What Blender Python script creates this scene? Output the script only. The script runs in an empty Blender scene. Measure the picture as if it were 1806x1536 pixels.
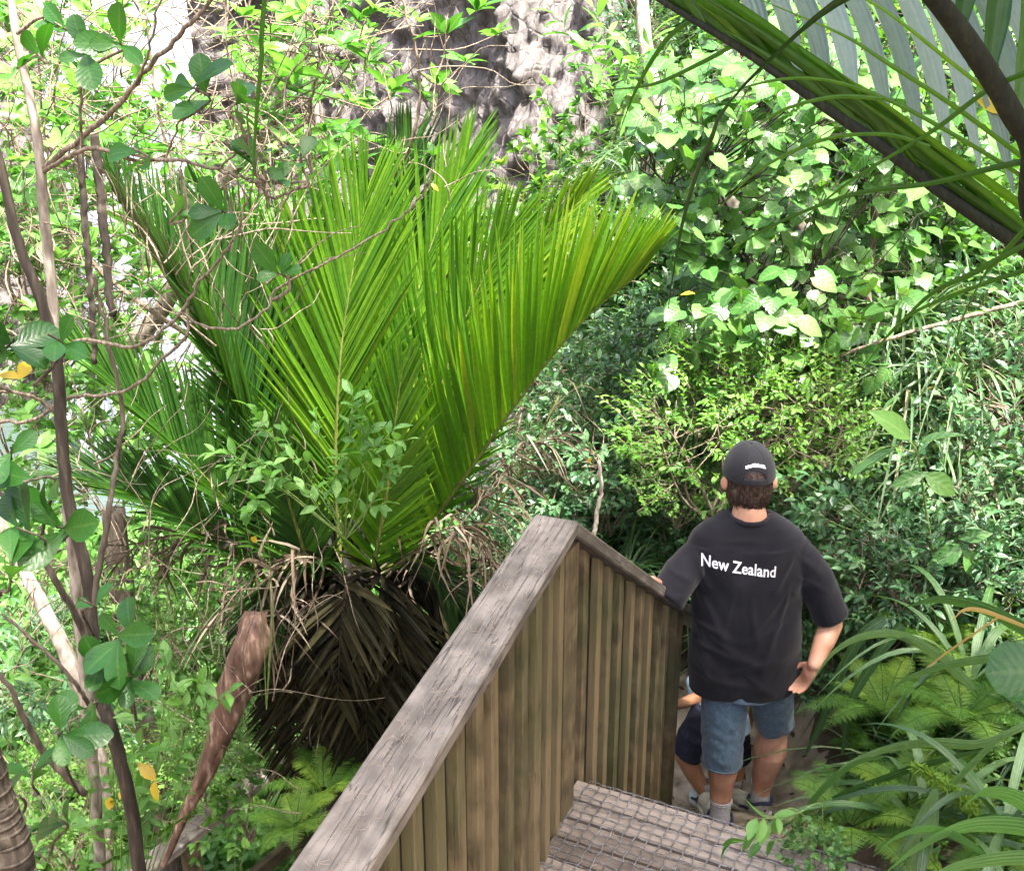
import bpy, math, random
import numpy as np
from mathutils import Vector, Matrix, noise
from mathutils.bvhtree import BVHTree

# ------------------------------------------------------------------ camera, world, sun, exposure
scene = bpy.context.scene
COL = scene.collection
W0, H0, FPX = 1806.0, 1536.0, 1936.0
CAM = Vector((0.0, 0.0, 3.2)); PITCH = math.radians(20.0)
cam_data = bpy.data.cameras.new("camera")
cam_data.sensor_fit = 'HORIZONTAL'; cam_data.sensor_width = 36.0
cam_data.lens = 36.0 * FPX / W0
cam_data.clip_start = 0.05; cam_data.clip_end = 500.0
cam = bpy.data.objects.new("camera", cam_data)
COL.objects.link(cam); cam.location = CAM
cam.rotation_euler = (math.radians(90.0) - PITCH, 0, 0)
scene.camera = cam

SUN_DIR = Vector((0.26, -0.30, 1.0)).normalized()      # towards the sun
sun_el = math.asin(SUN_DIR.z); sun_az = math.atan2(SUN_DIR.x, SUN_DIR.y)
world = bpy.data.worlds.new("World"); scene.world = world
world.use_nodes = True
wn = world.node_tree; wn.nodes.clear()
sky = wn.nodes.new("ShaderNodeTexSky"); sky.sky_type = 'NISHITA'; sky.sun_disc = False
sky.sun_elevation = sun_el; sky.sun_rotation = sun_az
sky.air_density = 1.0; sky.dust_density = 7.0; sky.ozone_density = .4
bg = wn.nodes.new("ShaderNodeBackground"); bg.inputs[1].default_value = 0.15
wo = wn.nodes.new("ShaderNodeOutputWorld")
wn.links.new(sky.outputs[0], bg.inputs[0]); wn.links.new(bg.outputs[0], wo.inputs[0])
sun_data = bpy.data.lights.new("sun", 'SUN'); sun_data.energy = 4.2
sun_data.angle = math.radians(2.5); sun_data.color = (1.0, 0.96, 0.88)
sun = bpy.data.objects.new("sun", sun_data); COL.objects.link(sun)
sun.rotation_euler = SUN_DIR.to_track_quat('Z', 'Y').to_euler(); sun.location = (6, -4, 20)

scene.view_settings.view_transform = 'Standard'
scene.view_settings.look = 'None'
scene.view_settings.exposure = 2.5
scene.view_settings.gamma = 1.0
scene.cycles.max_bounces = 6; scene.cycles.diffuse_bounces = 4; scene.cycles.glossy_bounces = 2
scene.cycles.transmission_bounces = 4; scene.cycles.transparent_max_bounces = 6
scene.cycles.use_denoising = True
scene.cycles.sample_clamp_indirect = 6.0

SP, CP = math.sin(PITCH), math.cos(PITCH)
def U(px, py, y):
    """world point of the reference pixel at world distance y"""
    u = (px - W0 / 2) / FPX; v = (py - H0 / 2) / FPX
    d = Vector((u, CP - v * SP, -SP - v * CP))
    return CAM + d * (y / d.y)
def UA(px, py, y): return np.array(U(px, py, y))
def PXM(y, py=768):      # metres per pixel at world distance y
    v = (py - H0 / 2) / FPX
    return y / (CP - v * SP) / FPX

# ------------------------------------------------------------------ helpers
def nrm(a):
    a = np.asarray(a, float); n = np.linalg.norm(a, axis=-1, keepdims=True)
    return a / np.maximum(n, 1e-9)
def spline(P, n):
    P = np.asarray(P, float)
    if len(P) == 2: P = np.array([P[0], (P[0] + P[1]) / 2, P[1]])
    Q = np.vstack([2 * P[0] - P[1], P, 2 * P[-1] - P[-2]])
    m = len(P) - 1; t = np.linspace(0, m, n); i = np.minimum(t.astype(int), m - 1); f = (t - i)[:, None]
    a, b, c, d = Q[i], Q[i + 1], Q[i + 2], Q[i + 3]
    return 0.5 * ((2 * b) + (-a + c) * f + (2 * a - 5 * b + 4 * c - d) * f**2 + (-a + 3 * b - 3 * c + d) * f**3)
def interp(v, n):
    v = np.asarray(v, float); return np.interp(np.linspace(0, 1, n), np.linspace(0, 1, len(v)), v)

class MB:
    def __init__(s): s.V = []; s.Q = []; s.T = []; s.R = []; s.U = []; s.n = 0
    def add(s, V, Q=None, T=None, rnd=0.5, uv=None):
        V = np.asarray(V, float).reshape(-1, 3); k = len(V)
        s.V.append(V)
        if Q is not None and len(Q): s.Q.append(np.asarray(Q, int).reshape(-1, 4) + s.n)
        if T is not None and len(T): s.T.append(np.asarray(T, int).reshape(-1, 3) + s.n)
        s.R.append(np.full(k, rnd) if np.isscalar(rnd) else np.asarray(rnd, float))
        s.U.append(np.zeros((k, 2)) if uv is None else np.asarray(uv, float))
        s.n += k
    def mesh(s, name, smooth=True):
        me = bpy.data.meshes.new(name)
        V = np.vstack(s.V) if s.V else np.zeros((0, 3))
        Q = np.vstack(s.Q) if s.Q else np.zeros((0, 4), int); T = np.vstack(s.T) if s.T else np.zeros((0, 3), int)
        me.vertices.add(len(V)); me.vertices.foreach_set("co", V.astype(np.float32).ravel())
        nl = Q.size + T.size
        me.loops.add(nl); me.loops.foreach_set("vertex_index", np.concatenate([Q.ravel(), T.ravel()]).astype(np.int32))
        nf = len(Q) + len(T); me.polygons.add(nf)
        st = np.concatenate([np.arange(len(Q)) * 4, len(Q) * 4 + np.arange(len(T)) * 3]).astype(np.int32)
        me.polygons.foreach_set("loop_start", st)
        me.polygons.foreach_set("use_smooth", np.full(nf, bool(smooth)))
        me.update(calc_edges=True)
        a = me.attributes.new("rnd", 'FLOAT', 'POINT'); a.data.foreach_set("value", np.concatenate(s.R).astype(np.float32))
        b = me.attributes.new("luv", 'FLOAT2', 'POINT'); b.data.foreach_set("vector", np.vstack(s.U).astype(np.float32).ravel())
        return me
    def build(s, name, mat, parent=None, smooth=True, loc=None):
        me = s.mesh(name, smooth); me.materials.append(mat)
        o = bpy.data.objects.new(name, me); COL.objects.link(o)
        if parent is not None: o.parent = parent
        if loc is not None: o.location = loc
        return o
    def tube(s, P, r, seg=6, rnd=0.5, cap=True, flat=1.0):
        P = np.asarray(P, float); n = len(P); r = interp(r, n) if not np.isscalar(r) else np.full(n, r)
        t = nrm(np.gradient(P, axis=0)); ref = np.array([0, 0, 1.0]) if abs(t[0][2]) < .9 else np.array([1.0, 0, 0])
        a = nrm(np.cross(t[0], ref)); A = [a]
        for i in range(1, n):
            a = a - t[i] * np.dot(a, t[i]); a = nrm(a); A.append(a)
        A = np.array(A); B = np.cross(t, A)
        th = np.linspace(0, 2 * np.pi, seg, endpoint=False)
        V = P[:, None] + r[:, None, None] * (np.cos(th)[None, :, None] * A[:, None] + flat * np.sin(th)[None, :, None] * B[:, None])
        L = np.concatenate([[0], np.cumsum(np.linalg.norm(np.diff(P, axis=0), axis=1))])
        uv = np.stack([np.repeat(L, seg), np.tile(th / 6.283, n)], 1)
        i = np.arange(n - 1)[:, None] * seg; j = np.arange(seg)[None]; j2 = (j + 1) % seg
        Q = np.stack([i + j, i + j2, i + seg + j2, i + seg + j], -1).reshape(-1, 4)
        V = V.reshape(-1, 3); T = []
        if cap:
            V = np.vstack([V, P[0], P[-1]]); uv = np.vstack([uv, [[0, 0]], [[L[-1], 0]]]); k = n * seg
            T = [[k, (q + 1) % seg, q] for q in range(seg)] + [[k + 1, (n - 1) * seg + q, (n - 1) * seg + (q + 1) % seg] for q in range(seg)]
        s.add(V, Q, T, rnd, uv)
    def board(s, p0, p1, wv, tv, ch=0.004, rnd=0.5, uo=0.0, nseg=1):
        """chamfered plank from p0 to p1 (centre line), wv / tv = full width and thickness vectors"""
        p0, p1, wv, tv = [np.asarray(q, float) for q in (p0, p1, wv, tv)]
        w = np.linalg.norm(wv); t = np.linalg.norm(tv); W_, T_ = wv / w, tv / t
        c = min(ch, w * .3, t * .3)
        prof = [(-w/2+c, -t/2), (w/2-c, -t/2), (w/2, -t/2+c), (w/2, t/2-c), (w/2-c, t/2), (-w/2+c, t/2), (-w/2, t/2-c), (-w/2, -t/2+c)]
        L = np.linalg.norm(p1 - p0); V = []; uv = []
        pos = [0]
        for i in range(8): pos.append(pos[-1] + math.dist(prof[i], prof[(i + 1) % 8]))
        for k in range(nseg + 1):
            f = k / nseg; c0 = p0 * (1 - f) + p1 * f
            for i, (a, b) in enumerate(prof): V.append(c0 + W_ * a + T_ * b); uv.append((L * f + uo, pos[i] + rnd * 7))
        Q = [[k*8+i, k*8+(i+1) % 8, (k+1)*8+(i+1) % 8, (k+1)*8+i] for k in range(nseg) for i in range(8)]
        V.append(p0); uv.append((uo, .5)); V.append(p1); uv.append((uo + L, .5)); k = (nseg + 1) * 8
        T = [[k, (i+1) % 8, i] for i in range(8)] + [[k+1, nseg*8+i, nseg*8+(i+1) % 8] for i in range(8)]
        s.add(V, Q, T, rnd, uv)
    def strap(s, P, w, side, fold=0.25, rnd=0.5):
        """long V-folded leaf along P, width array w (full), side = direction(s) of the blade"""
        P = np.asarray(P, float); n = len(P); w = interp(w, n)[:, None] / 2
        t = nrm(np.gradient(P, axis=0)); S = np.broadcast_to(np.asarray(side, float), (n, 3))
        S = nrm(S - t * np.sum(S * t, 1, keepdims=True)); N = np.cross(S, t); N = N * np.where(N[:, 2:3] < 0, -1, 1)
        V = np.stack([P - S * w + N * w * fold * 2, P, P + S * w + N * w * fold * 2], 1).reshape(-1, 3)
        L = np.linspace(0, 1, n)
        uv = np.stack([np.tile([0, .5, 1.0], n), np.repeat(L, 3)], 1)
        i = np.arange(n - 1)[:, None] * 3; j = np.arange(2)[None]
        Q = np.stack([i + j, i + j + 1, i + 4 + j, i + 3 + j], -1).reshape(-1, 4)
        s.add(V, Q, None, rnd, uv)
    def leaves(s, tpl, P, A, N, L, rnd, wsc=1.0):
        """many copies of a leaf template: positions, axes, normals, lengths"""
        tv, tq, tt, tuv = tpl; P, A, N = np.asarray(P, float), nrm(A), np.asarray(N, float)
        X = nrm(np.cross(A, N)); Z = np.cross(X, A); L = np.broadcast_to(L, len(P))
        wsc = np.broadcast_to(wsc, len(P))
        V = P[:, None] + L[:, None, None] * (tv[None, :, 0:1] * wsc[:, None, None] * X[:, None] + tv[None, :, 1:2] * A[:, None] + tv[None, :, 2:3] * Z[:, None])
        k = len(tv); off = (np.arange(len(P)) * k)[:, None, None]
        Q = (tq[None] + off).reshape(-1, 4) if len(tq) else None
        T = (tt[None] + off).reshape(-1, 3) if len(tt) else None
        s.add(V.reshape(-1, 3), Q, T, np.repeat(rnd, k), np.tile(tuv, (len(P), 1)))

def leaf_tpl(widths, fold=0.25, curl=0.15, lobe=0.0, ys=None, wave=0.0):
    n = len(widths); ys = np.linspace(0, 1, n) if ys is None else np.array(ys); V = []; uv = []
    for k, (w, y) in enumerate(zip(widths, ys)):
        z = -curl * y * y
        wz = wave * (1 if k % 2 else -1)
        yy = y - (lobe if k == 0 and w > 0 else 0)
        V += [(-w / 2, yy, z + fold * w / 2 + wz), (0, y, z), (w / 2, yy, z + fold * w / 2 - wz)]; uv += [(0, y), (.5, y), (1, y)]
    Q = []
    for k in range(n - 1):
        b = k * 3
        Q += [(b, b + 1, b + 4, b + 3), (b + 1, b + 2, b + 5, b + 4)]
    return np.array(V), np.array(Q), np.zeros((0, 3), int), np.array(uv)
def fern_pinna(n=9):
    V = []; Q = []; uv = []
    for k in range(n):
        y = (k + .3) / n; w = .165 * (math.sin(math.pi * min(1, y * .8 + .22)) ** .8) * (1 - .55 * y); h = .62 / n
        for sg in (-1, 1):
            b0 = len(V); V += [(0, y - h * .5, 0), (sg * w * .6, y - h * .25, -.01), (sg * w, y + h * .55, -.03), (sg * w * .35, y + h * .75, 0)]; uv += [(.5, y), (.5 + sg * .2, y), (.5 + sg * .45, y), (.5, y)]
            Q.append((b0, b0 + 1, b0 + 2, b0 + 3) if sg > 0 else (b0, b0 + 3, b0 + 2, b0 + 1))
    b0 = len(V); V += [(-.012, 0, .004), (.012, 0, .004), (.004, 1, -.04), (-.004, 1, -.04)]; uv += [(.5, 0)] * 4; Q.append((b0, b0 + 1, b0 + 2, b0 + 3))
    return np.array(V), np.array(Q), np.zeros((0, 3), int), np.array(uv)
LT = {
    'ovate': leaf_tpl([.03, .30, .46, .44, .26, .02], .3, .2),
    'small': leaf_tpl([.05, .44, .42, .02], .3, .15),
    'lance': leaf_tpl([.03, .20, .27, .22, .02], .3, .35),
    'obov': leaf_tpl([.03, .16, .36, .54, .56, .38, .06], .28, .22, ys=[0, .18, .38, .58, .76, .92, 1]),
    'heart': leaf_tpl([.42, .92, 1.0, .86, .52, .02], .12, .22, lobe=.16, ys=[0, .1, .3, .52, .78, 1], wave=.015),
    'strip': leaf_tpl([.12, .16, .13, .02], .2, .1),
    'pinna': fern_pinna(),
}

def node_mat(name):
    m = bpy.data.materials.new(name); m.use_nodes = True; nt = m.node_tree; nt.nodes.clear()
    out = nt.nodes.new("ShaderNodeOutputMaterial"); return m, nt, out
def N_(nt, typ, **kw):
    n = nt.nodes.new(typ)
    for k, v in kw.items(): setattr(n, k, v)
    return n
def ramp(nt, stops, fac=None, interp_='LINEAR'):
    r = nt.nodes.new("ShaderNodeValToRGB"); r.color_ramp.interpolation = interp_
    e = r.color_ramp.elements
    while len(e) < len(stops): e.new(0.5)
    for k, (p, c) in enumerate(stops): e[k].position = p; e[k].color = (c[0], c[1], c[2], 1)
    if fac is not None: nt.links.new(fac, r.inputs[0])
    return r
def math_(nt, op, a, b=None, clamp=False):
    n = nt.nodes.new("ShaderNodeMath"); n.operation = op; n.use_clamp = clamp
    for i, q in enumerate((a, b)):
        if q is None: continue
        if hasattr(q, 'links'): nt.links.new(q, n.inputs[i])
        else: n.inputs[i].default_value = q
    return n.outputs[0]
def mixc(nt, fac, a, b, typ='MIX'):
    n = nt.nodes.new("ShaderNodeMix"); n.data_type = 'RGBA'; n.blend_type = typ
    for sock, q in ((n.inputs[0], fac), (n.inputs[6], a), (n.inputs[7], b)):
        if hasattr(q, 'links'): nt.links.new(q, sock)
        elif isinstance(q, (int, float)): sock.default_value = q
        else: sock.default_value = (q[0], q[1], q[2], 1)
    return n.outputs[2]

def leaf_mat(name, stops, rough=.35, transl=.4, vein=.25, tcol=(1.25, 1.25, .55), side_veins=14, spec=.5, ribs=0):
    m, nt, out = node_mat(name); L = nt.links
    at = N_(nt, "ShaderNodeAttribute", attribute_name="rnd"); uv = N_(nt, "ShaderNodeAttribute", attribute_name="luv")
    geo = N_(nt, "ShaderNodeNewGeometry")
    nz = N_(nt, "ShaderNodeTexNoise"); nz.inputs['Scale'].default_value = 45.0; nz.inputs['Detail'].default_value = 3
    L.new(geo.outputs['Position'], nz.inputs['Vector'])
    f = math_(nt, 'ADD', at.outputs['Fac'], math_(nt, 'MULTIPLY', math_(nt, 'SUBTRACT', nz.outputs['Fac'], .5), .35))
    cr = ramp(nt, stops, f)
    sx = N_(nt, "ShaderNodeSeparateXYZ"); L.new(uv.outputs['Vector'], sx.inputs[0])
    d = math_(nt, 'ABSOLUTE', math_(nt, 'SUBTRACT', sx.outputs[0], .5))
    mid = math_(nt, 'SUBTRACT', 1.0, math_(nt, 'MULTIPLY', d, 14.0), True)
    if ribs:
        sv = math_(nt, 'SINE', math_(nt, 'MULTIPLY', sx.outputs[0], ribs * 6.283))
    else:
        sv = math_(nt, 'SINE', math_(nt, 'MULTIPLY', math_(nt, 'SUBTRACT', sx.outputs[1], math_(nt, 'MULTIPLY', d, .5)), side_veins * 6.283))
    sv01 = math_(nt, 'POWER', math_(nt, 'MAXIMUM', sv, 0.0), 6.0)
    vv = math_(nt, 'ADD', math_(nt, 'MULTIPLY', mid, vein), math_(nt, 'MULTIPLY', sv01, vein * .35))
    col = mixc(nt, vv, cr.outputs[0], (.30, .42, .16))
    pb = N_(nt, "ShaderNodeBsdfPrincipled"); L.new(col, pb.inputs['Base Color'])
    pb.inputs['Roughness'].default_value = rough; pb.inputs['Specular IOR Level'].default_value = spec
    bp = N_(nt, "ShaderNodeBump"); bp.inputs['Strength'].default_value = .35; bp.inputs['Distance'].default_value = .004
    L.new(math_(nt, 'ADD', math_(nt, 'MULTIPLY', sv, .5 if ribs else vein * .8), math_(nt, 'MULTIPLY', nz.outputs['Fac'], 1.5)), bp.inputs['Height']); L.new(bp.outputs[0], pb.inputs['Normal'])
    tr = N_(nt, "ShaderNodeBsdfTranslucent"); L.new(mixc(nt, 1.0, col, tcol, 'MULTIPLY'), tr.inputs['Color'])
    mx = N_(nt, "ShaderNodeMixShader"); mx.inputs[0].default_value = transl
    L.new(pb.outputs[0], mx.inputs[1]); L.new(tr.outputs[0], mx.inputs[2]); L.new(mx.outputs[0], out.inputs[0])
    return m

def bark_mat(name, c1, c2, c3=None, scale=18, rough=.85, bump=.5, stretch=6):
    m, nt, out = node_mat(name); L = nt.links
    geo = N_(nt, "ShaderNodeNewGeometry"); mp = N_(nt, "ShaderNodeMapping"); mp.inputs['Scale'].default_value = (scale, scale, scale / stretch)
    L.new(geo.outputs['Position'], mp.inputs[0])
    nz = N_(nt, "ShaderNodeTexNoise"); nz.inputs['Scale'].default_value = 3; nz.inputs['Detail'].default_value = 6; L.new(mp.outputs[0], nz.inputs['Vector'])
    st = [(.3, c1), (.55, c2)] + ([(.7, c3)] if c3 else [])
    cr = ramp(nt, st, nz.outputs['Fac'])
    pb = N_(nt, "ShaderNodeBsdfPrincipled"); L.new(cr.outputs[0], pb.inputs['Base Color']); pb.inputs['Roughness'].default_value = rough
    bp = N_(nt, "ShaderNodeBump"); bp.inputs['Strength'].default_value = bump; bp.inputs['Distance'].default_value = .01
    L.new(nz.outputs['Fac'], bp.inputs['Height']); L.new(bp.outputs[0], pb.inputs['Normal']); L.new(pb.outputs[0], out.inputs[0])
    return m

def wood_mat(name, dark, mid, light, green=None, gfac=.5, crack=.6, rough=.8):
    """weathered timber; luv.x runs along the grain in metres, luv.y across"""
    m, nt, out = node_mat(name); L = nt.links
    uv = N_(nt, "ShaderNodeAttribute", attribute_name="luv"); at = N_(nt, "ShaderNodeAttribute", attribute_name="rnd")
    mp = N_(nt, "ShaderNodeMapping"); mp.inputs['Scale'].default_value = (3.0, 30, 1); L.new(uv.outputs['Vector'], mp.inputs[0])
    n1 = N_(nt, "ShaderNodeTexNoise"); n1.inputs['Scale'].default_value = 1.6; n1.inputs['Detail'].default_value = 8; n1.inputs['Roughness'].default_value = .65; n1.inputs['Distortion'].default_value = .6
    L.new(mp.outputs[0], n1.inputs['Vector'])
    n2 = N_(nt, "ShaderNodeTexNoise"); n2.inputs['Scale'].default_value = 9; n2.inputs['Detail'].default_value = 5; L.new(uv.outputs['Vector'], n2.inputs['Vector'])
    f = math_(nt, 'ADD', math_(nt, 'MULTIPLY', n1.outputs['Fac'], .38), math_(nt, 'MULTIPLY', n2.outputs['Fac'], .62))
    f = math_(nt, 'ADD', f, math_(nt, 'MULTIPLY', math_(nt, 'SUBTRACT', at.outputs['Fac'], .5), .46))
    cr = ramp(nt, [(.34, dark), (.5, mid), (.64, light)], f)
    mp2 = N_(nt, "ShaderNodeMapping"); mp2.inputs['Scale'].default_value = (1.1, 26, 1); L.new(uv.outputs['Vector'], mp2.inputs[0])
    n3 = N_(nt, "ShaderNodeTexNoise"); n3.inputs['Scale'].default_value = 1.4; n3.inputs['Detail'].default_value = 3; n3.inputs['Distortion'].default_value = .4
    L.new(mp2.outputs[0], n3.inputs['Vector'])
    ck = math_(nt, 'SUBTRACT', 1.0, math_(nt, 'MULTIPLY', math_(nt, 'ABSOLUTE', math_(nt, 'SUBTRACT', n3.outputs['Fac'], .5)), 80.0), True)
    col = mixc(nt, math_(nt, 'MULTIPLY', ck, crack), cr.outputs[0], (dark[0] * .3, dark[1] * .3, dark[2] * .3))
    if green:
        n4 = N_(nt, "ShaderNodeTexNoise"); n4.inputs['Scale'].default_value = 2.3; n4.inputs['Detail'].default_value = 4
        geo = N_(nt, "ShaderNodeNewGeometry"); L.new(geo.outputs['Position'], n4.inputs['Vector'])
        g = ramp(nt, [(.42, (0, 0, 0)), (.62, (1, 1, 1))], n4.outputs['Fac'])
        col = mixc(nt, math_(nt, 'MULTIPLY', g.outputs[0], gfac), col, green)
    pb = N_(nt, "ShaderNodeBsdfPrincipled"); L.new(col, pb.inputs['Base Color']); pb.inputs['Roughness'].default_value = rough
    bp = N_(nt, "ShaderNodeBump"); bp.inputs['Strength'].default_value = .6; bp.inputs['Distance'].default_value = .004
    L.new(math_(nt, 'SUBTRACT', f, ck), bp.inputs['Height']); L.new(bp.outputs[0], pb.inputs['Normal']); L.new(pb.outputs[0], out.inputs[0])
    return m

def plain_mat(name, c, rough=.7, c2=None, scale=60, bump=.2, spec=.5, metallic=0.0, sheen=0.0, transl=0.0, dist=.002):
    m, nt, out = node_mat(name); L = nt.links
    tc = N_(nt, "ShaderNodeTexCoord")
    nz = N_(nt, "ShaderNodeTexNoise"); nz.inputs['Scale'].default_value = scale; nz.inputs['Detail'].default_value = 5; L.new(tc.outputs['Object'], nz.inputs['Vector'])
    c2 = c2 or tuple(q * .8 for q in c)
    cr = ramp(nt, [(.35, c2), (.65, c)], nz.outputs['Fac'])
    pb = N_(nt, "ShaderNodeBsdfPrincipled"); L.new(cr.outputs[0], pb.inputs['Base Color']); pb.inputs['Roughness'].default_value = rough
    pb.inputs['Specular IOR Level'].default_value = spec; pb.inputs['Metallic'].default_value = metallic
    pb.inputs['Sheen Weight'].default_value = sheen
    bp = N_(nt, "ShaderNodeBump"); bp.inputs['Strength'].default_value = bump; bp.inputs['Distance'].default_value = dist
    L.new(nz.outputs['Fac'], bp.inputs['Height']); L.new(bp.outputs[0], pb.inputs['Normal'])
    if transl:
        tr = N_(nt, "ShaderNodeBsdfTranslucent"); L.new(cr.outputs[0], tr.inputs['Color']); mx = N_(nt, "ShaderNodeMixShader"); mx.inputs[0].default_value = transl
        L.new(pb.outputs[0], mx.inputs[1]); L.new(tr.outputs[0], mx.inputs[2]); L.new(mx.outputs[0], out.inputs[0])
    else: L.new(pb.outputs[0], out.inputs[0])
    return m

def tag(o, label=None, cat=None, group=None, kind=None):
    if label: o['label'] = label
    if cat: o['category'] = cat
    if group: o['group'] = group
    if kind: o['kind'] = kind
    return o
def thing(name, loc, label, cat, group=None, rz=0.0, scale=None):
    o = bpy.data.objects.new(name, None); COL.objects.link(o); o.location = loc; o.rotation_euler = (0, 0, rz)
    o.empty_display_size = .1
    if scale is not None: o.scale = (scale,) * 3 if np.isscalar(scale) else scale
    return tag(o, label, cat, group)
def copy_tree(o, parent=None):
    c = o.copy(); COL.objects.link(c)
    if parent is not None: c.parent = parent
    for ch in list(o.children): copy_tree(ch, c)
    return c

# ------------------------------------------------------------------ materials
M = {}
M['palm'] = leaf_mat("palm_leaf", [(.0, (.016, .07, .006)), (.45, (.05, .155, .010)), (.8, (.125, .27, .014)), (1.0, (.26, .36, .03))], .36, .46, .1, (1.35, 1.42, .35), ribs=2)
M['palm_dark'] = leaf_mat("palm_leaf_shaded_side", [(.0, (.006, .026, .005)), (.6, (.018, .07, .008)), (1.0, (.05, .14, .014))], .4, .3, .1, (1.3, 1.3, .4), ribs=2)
M['palm_grey'] = leaf_mat("palm_leaf_waxy", [(.0, (.06, .10, .075)), (.5, (.13, .19, .15)), (1.0, (.24, .31, .27))], .38, .22, .2, (1.1, 1.2, .9), ribs=4)
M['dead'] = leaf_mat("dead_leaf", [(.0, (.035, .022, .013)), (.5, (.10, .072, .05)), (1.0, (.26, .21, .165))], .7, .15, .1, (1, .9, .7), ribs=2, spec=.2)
M['dead_dark'] = leaf_mat("old_dead_leaf_shaded", [(.0, (.005, .004, .002)), (.5, (.013, .010, .005)), (1.0, (.036, .032, .012))], .8, .1, .1, (1, .9, .7), ribs=2, spec=.2)  # shade under the palm crown put into the colour of the old leaves
M['big'] = leaf_mat("thick_leaf", [(.0, (.018, .07, .016)), (.5, (.04, .155, .022)), (1.0, (.085, .24, .03))], .3, .45, .12, (1.35, 1.5, .45), 9)
M['bright'] = leaf_mat("young_leaf", [(.0, (.045, .15, .025)), (.5, (.10, .26, .045)), (1.0, (.18, .37, .085))], .36, .42, .3, (1.1, 1.25, .6), 9)
M['lime'] = leaf_mat("lime_leaf", [(.0, (.04, .12, .012)), (.5, (.09, .25, .03)), (1.0, (.18, .38, .06))], .36, .4, .2, (1.3, 1.2, .4), 7)
M['heart'] = leaf_mat("heart_leaf", [(.0, (.03, .10, .02)), (.5, (.065, .18, .04)), (1.0, (.125, .265, .065))], .28, .35, .35, (1.3, 1.4, .5), 5)
M['gloss'] = leaf_mat("glossy_leaf", [(.0, (.025, .075, .035)), (.5, (.06, .16, .065)), (1.0, (.15, .29, .13))], .25, .28, .2, (1.2, 1.3, .5), 8, spec=.6)
M['sedge'] = leaf_mat("sedge_leaf", [(.0, (.015, .05, .015)), (.5, (.05, .12, .035)), (.85, (.14, .22, .09)), (1.0, (.25, .2, .12))], .35, .25, .15, (1.2, 1.2, .6), ribs=3)
M['flax'] = leaf_mat("strap_leaf", [(.0, (.02, .055, .02)), (.5, (.06, .14, .04)), (1.0, (.19, .30, .14))], .33, .3, .25, (1.2, 1.3, .5), ribs=5)
M['fern'] = leaf_mat("fern_leaf", [(.0, (.025, .09, .010)), (.5, (.07, .18, .02)), (1.0, (.19, .31, .035))], .5, .4, .15, (1.3, 1.3, .5), 8, spec=.3)
M['under'] = leaf_mat("undergrowth_leaf", [(.0, (.02, .07, .016)), (.45, (.055, .15, .03)), (.8, (.13, .27, .05)), (1.0, (.24, .36, .07))], .35, .35, .2, (1.3, 1.3, .5), 8)
M['yellow'] = leaf_mat("yellow_leaf", [(.0, (.5, .33, .03)), (1.0, (.7, .55, .05))], .4, .4, .15, (1.1, 1, .5), 7)
M['orange'] = leaf_mat("straw_leaf", [(.0, (.45, .25, .08)), (1.0, (.6, .42, .18))], .5, .3, .15, (1.1, 1, .5), ribs=3)
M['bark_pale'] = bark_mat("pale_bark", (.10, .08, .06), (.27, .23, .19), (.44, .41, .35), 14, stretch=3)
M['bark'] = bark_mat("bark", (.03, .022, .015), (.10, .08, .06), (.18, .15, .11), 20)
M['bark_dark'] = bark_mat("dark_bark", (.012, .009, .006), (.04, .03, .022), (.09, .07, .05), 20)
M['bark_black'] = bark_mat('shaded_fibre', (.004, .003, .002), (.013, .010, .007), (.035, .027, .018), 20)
M['twig'] = bark_mat("twig_bark", (.06, .045, .03), (.18, .14, .10), (.32, .27, .2), 40)
M['rachis'] = bark_mat("frond_stem", (.05, .07, .01), (.12, .15, .02), (.2, .2, .05), 30, stretch=8)
M['rachis_dark'] = bark_mat("frond_stem_dark", (.004, .006, .003), (.009, .013, .004), (.02, .026, .008), 30, stretch=8)
M['greenstem'] = bark_mat("green_stem", (.08, .14, .03), (.16, .25, .06), (.25, .3, .1), 30)
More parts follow.
